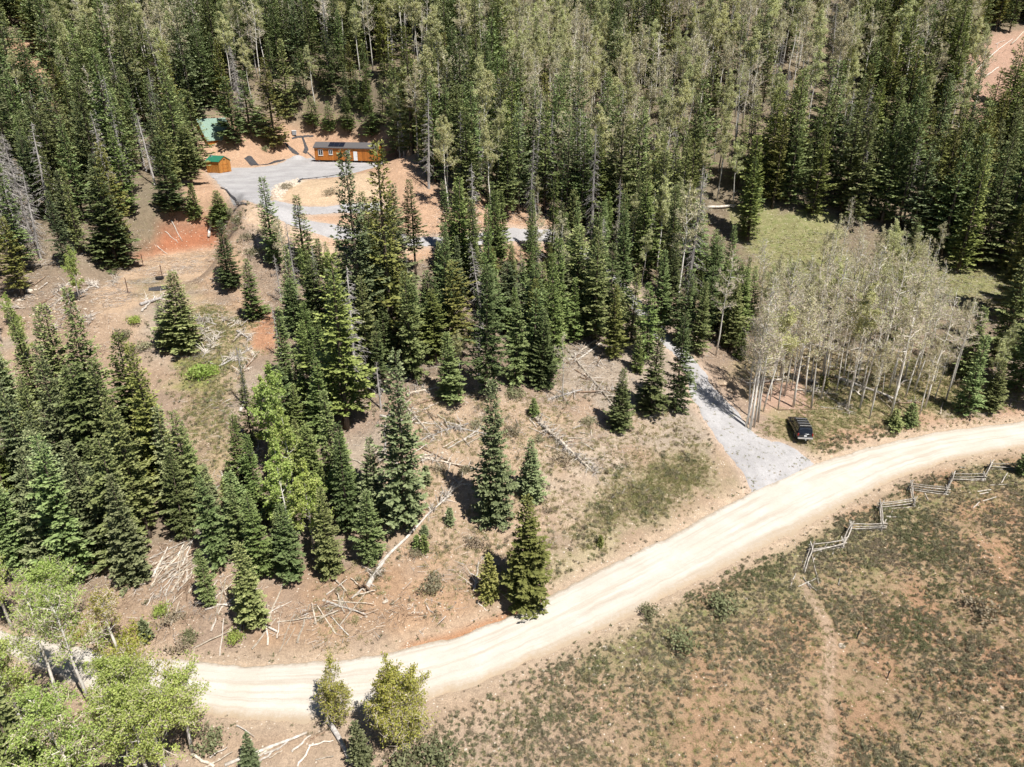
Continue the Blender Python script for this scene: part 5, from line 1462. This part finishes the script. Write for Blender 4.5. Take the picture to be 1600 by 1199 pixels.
fallen((884, 545), (962, 640), .20, .08, 'log', 'long grey log lying downhill right of the centre wood', 18)
fallen((898, 556), (936, 530), .17, .10, 'log', 'log crossing the top of the long grey log')
fallen((905, 562), (940, 536), .14, .09, 'log_pale', 'paler log next to the crossing log')
fallen((905, 590), (945, 600), .09, .05, 'log_brown', 'reddish thin log by the long grey log')
fallen((870, 660), (905, 600), .08, .04, 'log_brown', 'thin dark log near the lone bare trunk')
fallen((1304, 590), (1398, 626), .26, .16, 'log_pale', 'thick peeled log lying across the aspen grove floor')
fallen((1143, 476), (1164, 524), .26, .20, 'log_pale', 'bright white log beside the driveway bend')
fallen((1262, 595), (1285, 604), .22, .18, 'log_pale', 'short pale log behind the aspen trunks left of the thick peeled log')
fallen((1246, 575), (1258, 573), .18, .14, 'log_pale', 'stub of pale log uphill of the aspen trunks')
fallen((1215, 641), (1302, 640), .07, .05, 'log_brown', 'thin dark line on the ground behind the parked car')  # thin dark tube laid along the ground
fallen((1278, 624), (1292, 614), .08, .05, 'log_pale', 'pale stick in the grove above the car')
fallen((1282, 636), (1320, 642), .07, .04, 'log_pale', 'long pale stick right of the dark line behind the car')
fallen((1105, 326), (1150, 322), .30, .22, 'log_pale', 'white log in the sunny gap at the upper middle right')
fallen((1512, 124), (1582, 62), .20, .12, 'log_pale', 'longest pale log on the bare red slope at upper right')
fallen((1538, 122), (1560, 106), .20, .14, 'log_pale', 'short pale log on the bare red slope at upper right')
fallen((1420, 135), (1450, 112), .20, .12, 'log', 'grey log at the left of the red slope', 10)
fallen((1580, 70), (1600, 50), .22, .16, 'log', 'grey log at the top of the red slope')
fallen((1500, 110), (1540, 118), .16, .1, 'log', 'thin log crossing the red slope')
fallen((220, 478), (268, 462), .24, .14, 'dead', 'grey log with stubs edging the dirt bench', 22)
fallen((222, 488), (236, 472), .16, .10, 'log_pale', 'pale chunk below the grey bench log')
fallen((60, 478), (88, 462), .18, .14, 'log_brown', 'reddish log lying on the rocky ground at far left')
fallen((326, 372), (331, 340), .26, .20, 'log_pale', 'upright pale log at the right of the red earth cut')
fallen((268, 345), (285, 378), .10, .05, 'log_pale', 'thin pale pole leaning on the red earth cut')
fallen((258, 362), (278, 380), .08, .05, 'log_pale', 'second thin pole on the red earth cut')
fallen((246, 385), (262, 398), .08, .05, 'log_pale', 'short pole at the foot of the red earth cut')
fallen((122, 722), (145, 748), .15, .10, 'log_pale', 'white log glimpsed between the firs of the left wood')
fallen((318, 840), (330, 875), .15, .10, 'log_pale', 'white bent trunk at the top of the slash bank')
fallen((376, 645), (384, 625), .22, .18, 'log_pale', 'pale stump chunk at the foot of the short grey snag')
fallen((515, 1131), (552, 1196), .20, .14, 'dead', 'dark grey leaning log at the bottom edge beside the willow')
fallen((352, 1197), (480, 1146), .13, .09, 'log_pale', 'long pale log below the road at the bottom edge')
fallen((404, 1192), (450, 1160), .09, .06, 'log_pale', 'thin pale log right of the small dark fir at the bottom edge')
fallen((456, 1176), (486, 1150), .09, .06, 'log_pale', 'short pale log at the bottom edge near the willow')
fallen((465, 1199), (490, 1162), .08, .05, 'log_pale', 'curved pale branch at the bottom edge')
fallen((300, 1180), (335, 1199), .12, .10, 'log', 'grey log under the leafy trees at the bottom edge')
fallen((310, 505), (332, 545), .10, .05, 'dead', 'grey dead branch heap right of the full fir below the bench', 40)
fallen((316, 560), (345, 520), .08, .04, 'dead', 'second grey dead branch heap below the bench', 40)
fallen((296, 648), (318, 615), .05, .03, 'log_brown', 'thin dark stick on the grassy corridor')
fallen((433, 545), (441, 490), .22, .20, 'log_brown', 'stripped orange-brown trunk leaning at the corridor head')
fallen((740, 925), (748, 880), .10, .05, 'log_pale', 'pale bent branch beside the small olive spruce', 6)
fallen((745, 940), (760, 955), .06, .03, 'log_pale', 'thin twisted branch by the roadside spruce')
# slash: thin poles strewn on the bank above the road
def strew(pxpoly, n, lr, tilt, group, stem, mats=('log_pale', 'log', 'log', 'log_brown')):
    poly = W(pxpoly); xs = [p[0] for p in poly]; ys = [p[1] for p in poly]; k = 0; got = []
    while k < n:
        x, y = rl_.uniform(min(xs), max(xs)), rl_.uniform(min(ys), max(ys))
        if sdist(poly, np.array([x]), np.array([y]))[0] < 0: continue
        a = rl_.gauss(*tilt); L = rl_.uniform(*lr); dx, dy = math.cos(a) * L / 2, math.sin(a) * L / 2
        zz = [float(H(np.array([q]), np.array([w]))[0]) for q, w in ((x - dx, y - dy), (x + dx, y + dy))]
        A = Vector((x - dx, y - dy, zz[0] + rl_.uniform(.04, .16))); B = Vector((x + dx, y + dy, zz[1] + rl_.uniform(.05, .3)))
        r0 = rl_.uniform(.045, .10)
        o = pole('slash_pole', A, B, r0, r0 * .5, M[rl_.choice(mats)], n=6, rnd=rl_, wob=.035, sides=5)
        o.name = 'slash_pole'; got.append((project(*A)[0], L, o)); k += 1
    got.sort(key=lambda g: g[0])
    for i, (px, L, o) in enumerate(got):
        tag(o, stem, 'stick', group)
strew([(250, 862), (325, 850), (335, 905), (300, 925), (240, 905)], 60, (1.2, 3.6), (1.05, .45), 'heap of cut poles at the top of the slash bank', 'one of the pale poles heaped at the top of the slash bank')
strew([(285, 920), (430, 935), (530, 900), (560, 960), (500, 1005), (330, 1005)], 50, (1.2, 4.0), (1.3, .75), 'thin sticks strewn over the bank above the road', 'one of the thin pale sticks strewn over the bank above the road')
strew([(520, 900), (585, 905), (590, 945), (540, 975)], 9, (1.2, 4.5), (.5, .8), 'poles around the splintered stump', 'one of the poles lying round the splintered stump end')
strew([(230, 930), (300, 900), (290, 960), (240, 980)], 10, (1.0, 2.6), (1.3, .4), 'sticks at the left of the slash bank', 'one of the sticks at the left of the slash bank')
strew([(600, 630), (690, 620), (760, 680), (680, 720), (600, 700)], 16, (1.0, 3.0), (.4, 1.2), 'sticks on the burnt clearing', 'one of the loose sticks on the burnt clearing')
strew([(780, 650), (960, 640), (940, 740), (860, 720)], 14, (1.0, 2.6), (-.4, 1.0), 'sticks around the spiky fallen log', 'one of the loose sticks around the spiky fallen log')
strew([(200, 480), (330, 480), (360, 600), (280, 560)], 14, (.8, 2.2), (.4, 1.2), 'sticks below the dirt bench', 'one of the pale sticks below the dirt bench')
strew([(880, 520), (1000, 520), (960, 640), (880, 600)], 16, (1.2, 3.5), (-.8, .7), 'sticks right of the centre wood', 'one of the fallen sticks right of the centre wood')
strew([(1190, 560), (1480, 570), (1480, 640), (1250, 640)], 26, (1.2, 4.0), (-.3, .7), 'sticks on the aspen grove floor', 'one of the fallen sticks on the aspen grove floor')
strew([(1450, 110), (1530, 50), (1600, 60), (1590, 140), (1540, 180)], 12, (2, 5), (.8, .5), 'sticks on the red slope', 'one of the sticks on the bare red slope')
strew([(20, 430), (130, 440), (140, 500), (20, 500)], 14, (1.0, 3.0), (.3, 1.0), 'sticks on the rocky ground at far left', 'one of the sticks on the rocky ground at far left')
strew([(310, 1140), (520, 1140), (520, 1195), (310, 1195)], 10, (.8, 2.4), (.5, .4), 'sticks below the road', 'one of the pale sticks below the road at the bottom edge')

def timber(pxpoly, n, group, label):
    poly = W(pxpoly); xs = [p[0] for p in poly]; ys = [p[1] for p in poly]; k = 0
    while k < n:
        x, y = rl_.uniform(min(xs), max(xs)), rl_.uniform(min(ys), max(ys))
        if sdist(poly, np.array([x]), np.array([y]))[0] < 0: continue
        a = rl_.uniform(0, 6.28); L = rl_.uniform(2.5, 7); q0 = project(x, y, float(H(np.array([x]), np.array([y]))[0])); x1, y1 = x + math.cos(a) * L, y + math.sin(a) * L
        q1 = project(x1, y1, float(H(np.array([x1]), np.array([y1]))[0])); r0 = rl_.uniform(.09, .17)
        fallen(q0[:2], q1[:2], r0, r0 * .5, rl_.choice(('log', 'log', 'log_pale', 'dead', 'log_brown')), label, rl_.choice((0, 12, 24)), False, group); k += 1
timber([(600, 620), (700, 620), (760, 690), (690, 760), (600, 740)], 8, 'grey logs littering the burnt clearing', 'one of the grey logs littering the burnt clearing')
timber([(880, 520), (1000, 510), (985, 600), (900, 640)], 8, 'grey logs right of the centre wood', 'one of the grey logs littering the ground right of the centre wood')
timber([(1200, 560), (1480, 560), (1480, 630), (1240, 640)], 10, 'fallen aspens on the grove floor', 'one of the fallen trunks lying on the aspen grove floor')
timber([(200, 480), (400, 480), (380, 600), (280, 560)], 8, 'grey logs below the dirt bench', 'one of the grey logs scattered below the dirt bench')
timber([(10, 400), (200, 400), (160, 500), (10, 500)], 9, 'grey logs on the rocky ground at far left', 'one of the grey logs on the rocky ground at far left')
timber([(560, 690), (620, 700), (600, 860), (560, 860)], 4, 'grey logs left of the tall dense fir', 'one of the grey logs left of the tall dense fir')
timber([(330, 760), (420, 780), (400, 900), (340, 880)], 5, 'logs between the lower firs', 'one of the logs lying between the lower firs above the slash bank')

# ------------------------------------------------------------------ bushes, willows and leafy trees near the road
def leafy(name, px, py, ty, seed, label, mat, cat, **kw):
    b = at(px, py); h = kw.pop('h', None) or height_for(b, ty)
    tm, wm, lm = broadleaf(seed, h, leafmat=M[mat], bark=kw.pop('bark', 'bark'), **kw)
    o = empty(name, b); link('trunk', tm, o); c = link('crown', wm, o); link('leaves', lm, c)
    return tag(o, label, cat)
leafy('willow_bush', 630, 1158, 1000, 401, 'tall yellow-green willow bush at the near edge of the road', 'willow', 'bush', h=8.5, crown0=.08, spread=1.8, n1=28, leaf_n=26000, leaf_s=.115, stems=7, r0=.06, up=55, twigs=1.3)
leafy('willow_bush', 524, 1130, 1040, 402, 'thinner yellowish willow bush left of the tall one at the road edge', 'willow', 'bush', h=5.5, crown0=.12, spread=1.1, n1=18, leaf_n=7500, leaf_s=.10, stems=6, r0=.045, up=62, twigs=1.2)
for i, (px, py, ty, mat, lf, sp, lb) in enumerate([(140, 1100, 925, 'bright', 1900, 2.0, 'leafy green aspen leaning over the road from the left'), (95, 1105, 930, 'bright', 1900, 2.0, 'leafy green aspen left of the leaning one over the road'),
        (186, 1022, 930, 'willow', 1300, 1.3, 'thin yellowish aspen at the left bend of the road'), (20, 984, 885, 'bright', 4200, 1.7, 'bright green tree at the left edge above the road'), (95, 978, 888, 'bright', 4200, 1.7, 'bright green tree beside the left road bend, uphill side'),
        (215, 1199, 1045, 'bright', 6500, 2.1, 'big bright green tree at the bottom left corner'), (270, 1240, 1090, 'bright', 5200, 2.0, 'bright green tree at the bottom edge left of the small dark fir'), (150, 1290, 1080, 'bright', 5200, 2.1, 'leafy tree cut off by the bottom edge at lower left'),
        (240, 1120, 1010, 'willow', 1900, 1.5, 'sparse yellow-leaved sapling at the left end of the open road'), (250, 1260, 1080, 'bright', 5200, 2.0, 'bright tree low in the lower left clump, cut by the bottom edge'), (20, 1250, 1060, 'bright', 5200, 2.0, 'bright tree in the bottom left corner of the clump'), (300, 1175, 1060, 'bright', 3400, 1.6, 'wispy bright tree at the bottom edge, rightmost of the lower left clump'), (60, 1180, 1010, 'bright', 3800, 1.8, 'wispy bright tree behind the big one in the lower left clump'), (-10, 640, 480, 'aspen', 3500, 1.9, 'yellow-green leafing tree at the left edge of the left wood'), (10, 800, 640, 'aspen', 2600, 1.8, 'pale leafing tree with white branches at the left edge')]):
    leafy('leafy_tree', px, py, ty, 420 + i, lb, mat, 'tree', crown0=.40, spread=sp * 1.25, n1=26, leaf_n=int(lf * 1.9), leaf_s=.12, stems=1, r0=.13, up=44, twigs=1.3, bark='aspen_bark')
b = at(30, 1230); put_ = link('dead_tree', SNAG[0], None, b); put_.scale = (1.1, 1.1, .8); tag(put_, 'grey dead tree tangled with the leafy trees at the lower left corner', 'dead tree')
b = at(-5, 1150); put_ = link('dead_tree', SNAG[2], None, b); put_.scale = (1.1, 1.1, .7); tag(put_, 'grey dead fir at the left edge below the road', 'dead tree')
for i, (px, py, ty, w, mat, sh, lb) in enumerate([(-15, 1215, 1015, 110, 'fir', 'medium', 'dark fir cut off at the left edge below the road'), (70, 1300, 1090, 120, 'fir', 'medium', 'dark fir behind the leafy trees in the bottom left corner'), (-40, 1120, 985, 80, 'fir', 'medium', 'fir tip peeking in at the left edge beside the road')]):
    b_ = at(px, py); h_ = height_for(b_, ty); h0, R0, cm, tm = CON[sh][i % 2]; sx = w * project(*b_)[2] / F / 2 / R0
    r_ = empty('fir_tree', b_, i * 2.0, (sx, sx, h_ / h0)); link('trunk', tm, r_); slot_mat(link('crown', cm, r_), M[mat]); tag(r_, lb, 'conifer tree', GROUPS['fir'])
BR = {'grey': [brush_mesh(500 + i, .9, .8, 420, M['sage'], .15) for i in range(3)], 'green': [brush_mesh(510 + i, .9, .9, 480, M['sage_green'], .15) for i in range(3)], 'bright': [brush_mesh(520 + i, .8, .7, 420, M['bright'], .15) for i in range(2)], 'willow': [brush_mesh(540 + i, .9, .9, 420, M['willow'], .13) for i in range(2)], 'twig': [brush_mesh(530 + i, .9, .8, 330, M['sage_grey'], .16) for i in range(2)]}
rs = random.Random(8)
for px, py, wpx, kind, lb in [(672, 920, 50, 'grey', 'round grey-green shrub on the reddish bank above the road'), (418, 793 - 110, 24, 'bright', 'bright green bush in the burnt clearing'), (620, 760, 22, 'grey', 'grey bush under the tall dense fir'),
        (370, 1000, 40, 'bright', 'bright green low spruce bough bush near the road bank'), (805, 622, 34, 'green', 'green bush at the wood edge behind the spiky log'), (920, 664, 28, 'grey', 'grey-green bush left of the dark low fir'), (800, 680, 32, 'grey', 'grey bush behind the lone cone-shaped fir'),
        (745, 668, 26, 'grey', 'grey bush beside the bundled pale logs'), (685, 735, 24, 'grey', 'grey-green bush by the tiny seedling'), (728, 740, 26, 'grey', 'bush left of the lone cone-shaped fir'), (880, 725, 40, 'twig', 'leafless brown bush beside the tip of the spiky log'),
        (590, 900, 28, 'grey', 'grey bush by the splintered stump end'), (650, 868, 24, 'grey', 'grey bush by the seedling pair'), (855, 800, 20, 'twig', 'small brown bush right of the short dark fir'), (840, 690, 22, 'grey', 'bush behind the short dark fir'),
        (640, 1199, 90, 'green', 'large dark green shrub at the bottom edge right of the willow'), (690, 1196, 70, 'green', 'dark green shrub at the bottom edge, right of the large one'), (210, 505, 30, 'bright', 'bright green bush below the dirt bench'), (222, 548, 34, 'grey', 'grey bush left of the full fir below the bench'),
        (190, 530, 34, 'grey', 'grey bush on the slope left of the corridor'), (310, 590, 60, 'bright', 'patch of bright green bush in the grassy corridor'), (330, 585, 40, 'bright', 'right part of the bright green brush in the corridor'), (255, 960, 40, 'bright', 'green bush at the foot of the slash heap'),
        (275, 970, 40, 'twig', 'brown leafless bush on the slash bank'), (285, 1015, 50, 'twig', 'brown bush at the upper road edge'), (300, 1000, 34, 'green', 'green bush at the upper road edge by the slash bank'), (447, 296, 22, 'grey', 'grey bush on the rocky corner of the pad'), (516, 305, 26, 'twig', 'brown dry bush on the sand bank below the pad'),
        (415, 237, 18, 'green', 'green bush under the fir by the white tank'), (385, 375, 24, 'grey', 'grey bush on the slope right of the red cut'), (410, 365, 20, 'grey', 'bush below the fabric line of the pad'), (372, 350, 24, 'green', 'green bush on the bank right of the young bushy fir'), (362, 335, 20, 'grey', 'grey bush just under the fabric tail'), (400, 400, 30, 'grey', 'grey bush on the slope below the pad bank'), (770, 905, 22, 'grey', 'grey bush behind the small olive spruce'),
        (745, 855, 40, 'twig', 'brown brush patch left of the roadside spruce'), (1015, 1000 - 35, 40, 'green', 'green bush at the lower road edge'), (1130, 960, 60, 'green', 'dark green brush clump on the lower road verge'), (1060, 1010, 60, 'green', 'dark green brush clump further left on the lower verge'), (120, 1150, 80, 'twig', 'brown leafless bush under the leaning aspen at lower left'), (60, 1120, 70, 'twig', 'brown bush at the lower left road edge'), (180, 1130, 80, 'green', 'green bush under the big bright green tree'), (100, 1199, 110, 'green', 'wide green bush in the bottom left corner'), (275, 1125, 50, 'twig', 'pinkish twiggy bush at the lower road edge near the bright tree'), (300, 1140, 60, 'twig', 'second pinkish twiggy bush at the lower road edge'), (330, 1165, 60, 'green', 'low green bush at the bottom edge below the road'), (180, 1020, 60, 'willow', 'yellowish bush at the upper road edge at far left'), (215, 1000, 60, 'willow', 'yellow-green bush uphill of the road at far left'), (130, 1000, 60, 'willow', 'yellow-green bush beside the left road bend'), (1530, 960, 60, 'twig', 'grey leafless brush clump at the right of the meadow')]:
    b = at(px, py); w = wpx * project(*b)[2] / F
    o = link('bush', rs.choice(BR[kind]), None, b); s = w / 1.9; o.scale = (s, s, min(s, .55 + s * .6)); o.rotation_euler.z = rs.uniform(0, 6.28)
    tag(o, lb, 'bush', 'bushes on the slope')

# ------------------------------------------------------------------ rocks
RK = [rock_mesh(600 + i, M['stone'], .65) for i in range(4)] + [rock_mesh(610 + i, M['stone_tan'], .65) for i in range(3)]
for px, py, w, lb in [(602, 940, 9, 'pale boulder alone on the reddish bank above the road'), (690, 708, 7, 'pale rock at the lower edge of the burnt clearing'), (1316, 1010, 12, 'flat pale rock beside the walked path'), (1128, 598, 18, 'yellowish boulder on the right bank of the gravel driveway'), (1140, 610, 14, 'second yellowish boulder just below the first on the driveway bank'),
        (818, 1170, 7, 'white rock near the bottom centre'), (953, 1132, 6, 'white rock in the lower meadow'), (1432, 986, 6, 'small white rock in the right meadow'), (1565, 1106, 7, 'white rock at the right of the meadow'), (780, 825, 9, 'tan rock at the foot of the lone cone-shaped fir'), (640, 945, 8, 'tan rock right of the boulder on the bank'),
        (30, 470, 14, 'pale rock on the ground at far left'), (45, 455, 12, 'second pale rock at far left'), (1529, 853, 6, 'white rock under the fence meadow'), (1273, 678, 5, 'pale stone right of the parked car'), (946, 1012, 10, 'pale rock on the lower road verge'), (1370, 590, 6, 'yellow rock in the aspen grove')]:
    b = at(px, py); w = w * project(*b)[2] / F; o = link('boulder', rs.choice(RK[:4] if 'tan' not in lb and 'yellow' not in lb else RK[4:]), None, b); o.scale = (w * 1.15, w, w); o.rotation_euler.z = rs.uniform(0, 6.28); tag(o, lb, 'rock', 'boulders')

# ------------------------------------------------------------------ ground cover nobody could count
rg = np.random.default_rng(99)
def cover_pts(pxpoly, n, avoid=True, soft=1.0):
    poly = W(pxpoly); xs = [p[0] for p in poly]; ys = [p[1] for p in poly]
    X = rg.uniform(min(xs), max(xs), n * 2); Y = rg.uniform(min(ys), max(ys), n * 2)
    ok = sdist(poly, X, Y) + (fbm(X + 31, Y, 4, 3) - .5) * 6 * soft > rg.uniform(0, 3.5 * soft + .01, len(X))
    if avoid:
        for c in (road_poly, apron_w, drive_w, branch_w, pad_w): ok &= sdist(c, X, Y) < -.35
    return X[ok][:n], Y[ok][:n]
def emit(name, label, cat, X, Y, smin, smax, meshes, dz=0.0):
    n = len(X); Z = H(X, Y) + dz
    scatter(name, label, cat, np.c_[X, Y, Z], rg.uniform(0, 6.28, n), rg.uniform(smin, smax, n) * rg.uniform(.7, 1.15, n), rg.integers(0, len(meshes), n), meshes)
MEAD = [(560, 1199), (620, 1130), (700, 1100), (780, 1070), (880, 1024), (980, 978), (1080, 926), (1210, 860), (1330, 797), (1400, 760), (1490, 732), (1580, 712), (1680, 705), (1760, 760), (1900, 1000), (2000, 1290), (400, 1290), (480, 1199)]
MEADF = [(-200, 1290), (0, 1199), (300, 1150), (480, 1150), (600, 1140), (700, 1110), (1000, 1000), (1300, 1290)]
X, Y = cover_pts(MEAD, 42000, True, .3)
den = fbm(X, Y, 4.5, 4); pdm = np.min(np.hypot(X[:, None] - path_c[None, :, 0], Y[:, None] - path_c[None, :, 1]), axis=1)
keep = (den + .10 * sstep(-9, -2, (Y - np.interp(X, CX, CY))) > .46 + rg.normal(0, .14, len(X))) & (pdm > .75)
X, Y, den = X[keep], Y[keep], den[keep]
gr = fbm(X + 60, Y, 6, 3) + .35 * sstep(-9, -3, (Y - np.interp(X, CX, CY)) * np.interp(X, CX, CC)) * sstep(4, 12, X)
a_ = gr + rg.normal(0, .13, len(X)) > .74; c_ = (fbm(X + 200, Y, 3.5, 3) + rg.normal(0, .14, len(X)) > .62) & ~a_
SG = [brush_mesh(700 + i, .42, .42, 120, M['sage'], .115) for i in range(5)]; GG = [brush_mesh(720 + i, .42, .45, 130, M['sage_green'], .115) for i in range(4)]; TG = [brush_mesh(740 + i, .42, .40, 100, M['sage_grey'], .12) for i in range(4)]
emit('sage_brush', 'low grey-green sagebrush covering the meadow below the road', 'sagebrush', X[~a_ & ~c_], Y[~a_ & ~c_], .22, .75, SG)
emit('green_brush', 'low green brush along the road verge and meadow', 'brush', X[a_], Y[a_], .22, .8, GG)
emit('dry_brush', 'grey leafless low brush dotted through the meadow', 'brush', X[c_], Y[c_], .22, .75, TG)
# grass tufts, thick on the verges and thin on the forest floor
DT = [tuft_mesh(800 + i, 26, .22, .20, M['grass']) for i in range(3)]; GT = [tuft_mesh(810 + i, 26, .22, .20, M['grass_green']) for i in range(3)]
SLOPE = [(-60, 985), (220, 1020), (540, 1028), (660, 1005), (860, 925), (1080, 815), (1180, 760), (1090, 650), (1060, 600), (880, 590), (640, 600), (560, 640), (560, 880), (340, 900), (200, 900), (-60, 950)]
X, Y = cover_pts(SLOPE, 9000); k = fbm(X, Y, 5, 4) > .48
emit('dry_grass', 'thin dry grass on the slope above the road', 'grass', X[k], Y[k], .6, 1.5, DT)
VERGE = [(935, 730), (1050, 690), (1110, 690), (1165, 765), (1090, 812), (935, 885), (865, 915), (845, 860), (880, 820)]
X, Y = cover_pts(VERGE, 9000); k = sdist(W(VERGE), X, Y) + (fbm(X, Y, 3, 3) - .5) * 9 > rg.uniform(0, 4, len(X)); X, Y = X[k], Y[k]; emit('roadside_grass', 'olive grass and low brush on the verge above the road', 'grass', X, Y, .6, 1.5, DT + DT + GT)
X, Y = cover_pts(VERGE, 1300); k = fbm(X, Y, 3, 3) > .50; emit('roadside_brush', 'dark low brush in the verge grass', 'brush', X[k], Y[k], .4, 1.1, SG + SG + GG + TG)
X, Y = cover_pts([(1165, 690), (1290, 560), (1500, 540), (1600, 600), (1600, 650), (1460, 668), (1290, 715), (1250, 700)], 9000)
emit('grove_grass', 'grass under the aspen grove', 'grass', X, Y, .6, 1.5, DT + GT)
X, Y = cover_pts([(1250, 700), (1300, 680), (1420, 655), (1440, 672), (1300, 716)], 300, True, .3); emit('grove_edge_brush', 'low brush between the parked car and the road', 'brush', X, Y, .5, 1.1, SG + GG)
X, Y = cover_pts([(260, 470), (420, 480), (400, 560), (360, 640), (380, 760), (340, 790), (300, 700), (260, 590)], 7000); emit('corridor_grass', 'grass in the open corridor on the left slope', 'grass', X, Y, .6, 1.4, DT + GT)
X, Y = cover_pts([(1150, 335), (1290, 345), (1330, 420), (1500, 400), (1600, 420), (1560, 480), (1420, 470), (1180, 470)], 2600); emit('meadow_grass', 'green grass in the meadow right of the aspens', 'grass', X, Y, .5, 1.1, GT + DT)
X, Y = cover_pts(MEAD, 12000); emit('meadow_dry_grass', 'dry grass between the sagebrush', 'grass', X, Y, .5, 1.2, DT + DT + GT)
# stones and twig litter
def litter_mesh(seed, mat, n=26):
    r = np.random.default_rng(seed); B = np.c_[r.normal(0, .8, (n, 2)), r.uniform(.01, .06, n)]; a = r.uniform(0, 6.28, n); L = r.uniform(.15, .9, n)
    V = ribbons(B, B + np.c_[np.cos(a) * L, np.sin(a) * L, r.normal(.02, .04, n)], r.uniform(.008, .022, n), r).reshape(-1, 3)
    return np_mesh('litter', V, np.arange(len(V)).reshape(-1, 4), mat)
LT = [litter_mesh(900 + i, M[m]) for i, m in enumerate(('log', 'dead', 'dead', 'log_brown', 'log_brown', 'log_pale'))]
WOOD = [(-100, 960), (200, 1010), (500, 1010), (660, 1000), (850, 920), (940, 800), (1060, 650), (1075, 560), (1500, 660), (1700, 640), (1700, 250), (1100, 300), (650, 280), (640, 400), (330, 350), (220, 330), (-100, 300)]
X, Y = cover_pts(WOOD, 14000); k = fbm(X, Y, 9, 3) > .40; emit('twig_litter', 'twigs and needle litter on the forest floor', 'litter', X[k], Y[k], .6, 1.4, LT)
X, Y = cover_pts(SLOPE, 2200); k = fbm(X, Y, 4, 3) + rg.normal(0, .08, len(X)) > .52; emit('slope_brush', 'low dry brush dotted over the slope above the road', 'brush', X[k], Y[k], .25, .95, SG + TG + TG)
X, Y = cover_pts([(180, 480), (420, 480), (400, 560), (380, 780), (330, 800), (240, 600)], 1100); emit('corridor_brush', 'low brush on the open left slope', 'brush', X, Y, .25, .9, SG + TG + GG)
X, Y = cover_pts(SLOPE, 3600); emit('slope_stones', 'small stones scattered on the slope above the road', 'stones', X, Y, .06, .24, RK)
X, Y = cover_pts(MEAD, 3600, True, .2); k = rg.random(len(X)) < np.where(X < 14, .95, .22) * sstep(-26, -2, (Y - np.interp(X, CX, CY))); emit('verge_stones', 'pale stones scattered below the road', 'stones', X[k], Y[k], .06, .30, RK)
X, Y = cover_pts([(424, 292), (440, 284), (466, 278), (478, 283), (455, 292), (446, 304), (436, 316), (426, 310)], 420, False, .2); emit('riprap', 'pale broken rock piled on the corner of the pad', 'stones', X, Y, .25, .75, RK[:4])
X, Y = cover_pts([(430, 320), (480, 340), (560, 380), (480, 385), (400, 345)], 260); emit('bank_stones', 'stones on the sand bank below the pad', 'stones', X, Y, .12, .40, RK)
X, Y = cover_pts([(340, 300), (420, 335), (440, 400), (360, 420), (330, 350)], 500); emit('bank_brush', 'low grass and brush on the bank left below the pad', 'brush', X, Y, .5, 1.3, SG + DT + DT)
X, Y = cover_pts([(0, 430), (130, 430), (170, 490), (60, 520), (0, 520)], 260); emit('rocky_ground', 'rocks scattered on the ground at far left', 'stones', X, Y, .15, .6, RK)
X, Y = cover_pts([(1070, 560), (1150, 640), (1250, 705), (1275, 730), (1170, 780), (1140, 720), (1080, 640)], 700, False, .2); k = np.abs(sdist(apron_w, X, Y)) < 1.1; emit('apron_stones', 'loose stones along the edges of the gravel driveway mouth', 'stones', X[k], Y[k], .06, .2, RK, .05)
k = rg.random(len(X)) < .35; emit('apron_weeds', 'weeds along the edges of the gravel driveway mouth', 'grass', X[k], Y[k], .4, 1.0, GT + DT, .04)
t_ = rg.integers(0, 160, 700); e_ = np.where((rg.random(700) < .5)[:, None], upw[t_] + np.array([-.3, .7]), low[t_] + np.array([.3, -.7])); P_ = e_ + rg.normal(0, .5, (700, 2)); k = np.abs(sdist(road_poly, P_[:, 0], P_[:, 1])) < 1.3
emit('road_edge_weeds', 'small weeds along both edges of the dirt road', 'brush', P_[k, 0], P_[k, 1], .2, .55, SG + GG + TG, .0)
# loose stones along both road edges
t_ = rg.integers(0, 160, 900); e_ = np.where((rg.random(900) < .5)[:, None], upw[t_], low[t_]); d_ = rg.normal(0, .55, (900, 2)); P_ = e_ + d_
emit('road_edge_stones', 'loose stones along the edges of the dirt road', 'stones', P_[:, 0], P_[:, 1], .05, .20, RK, .02)
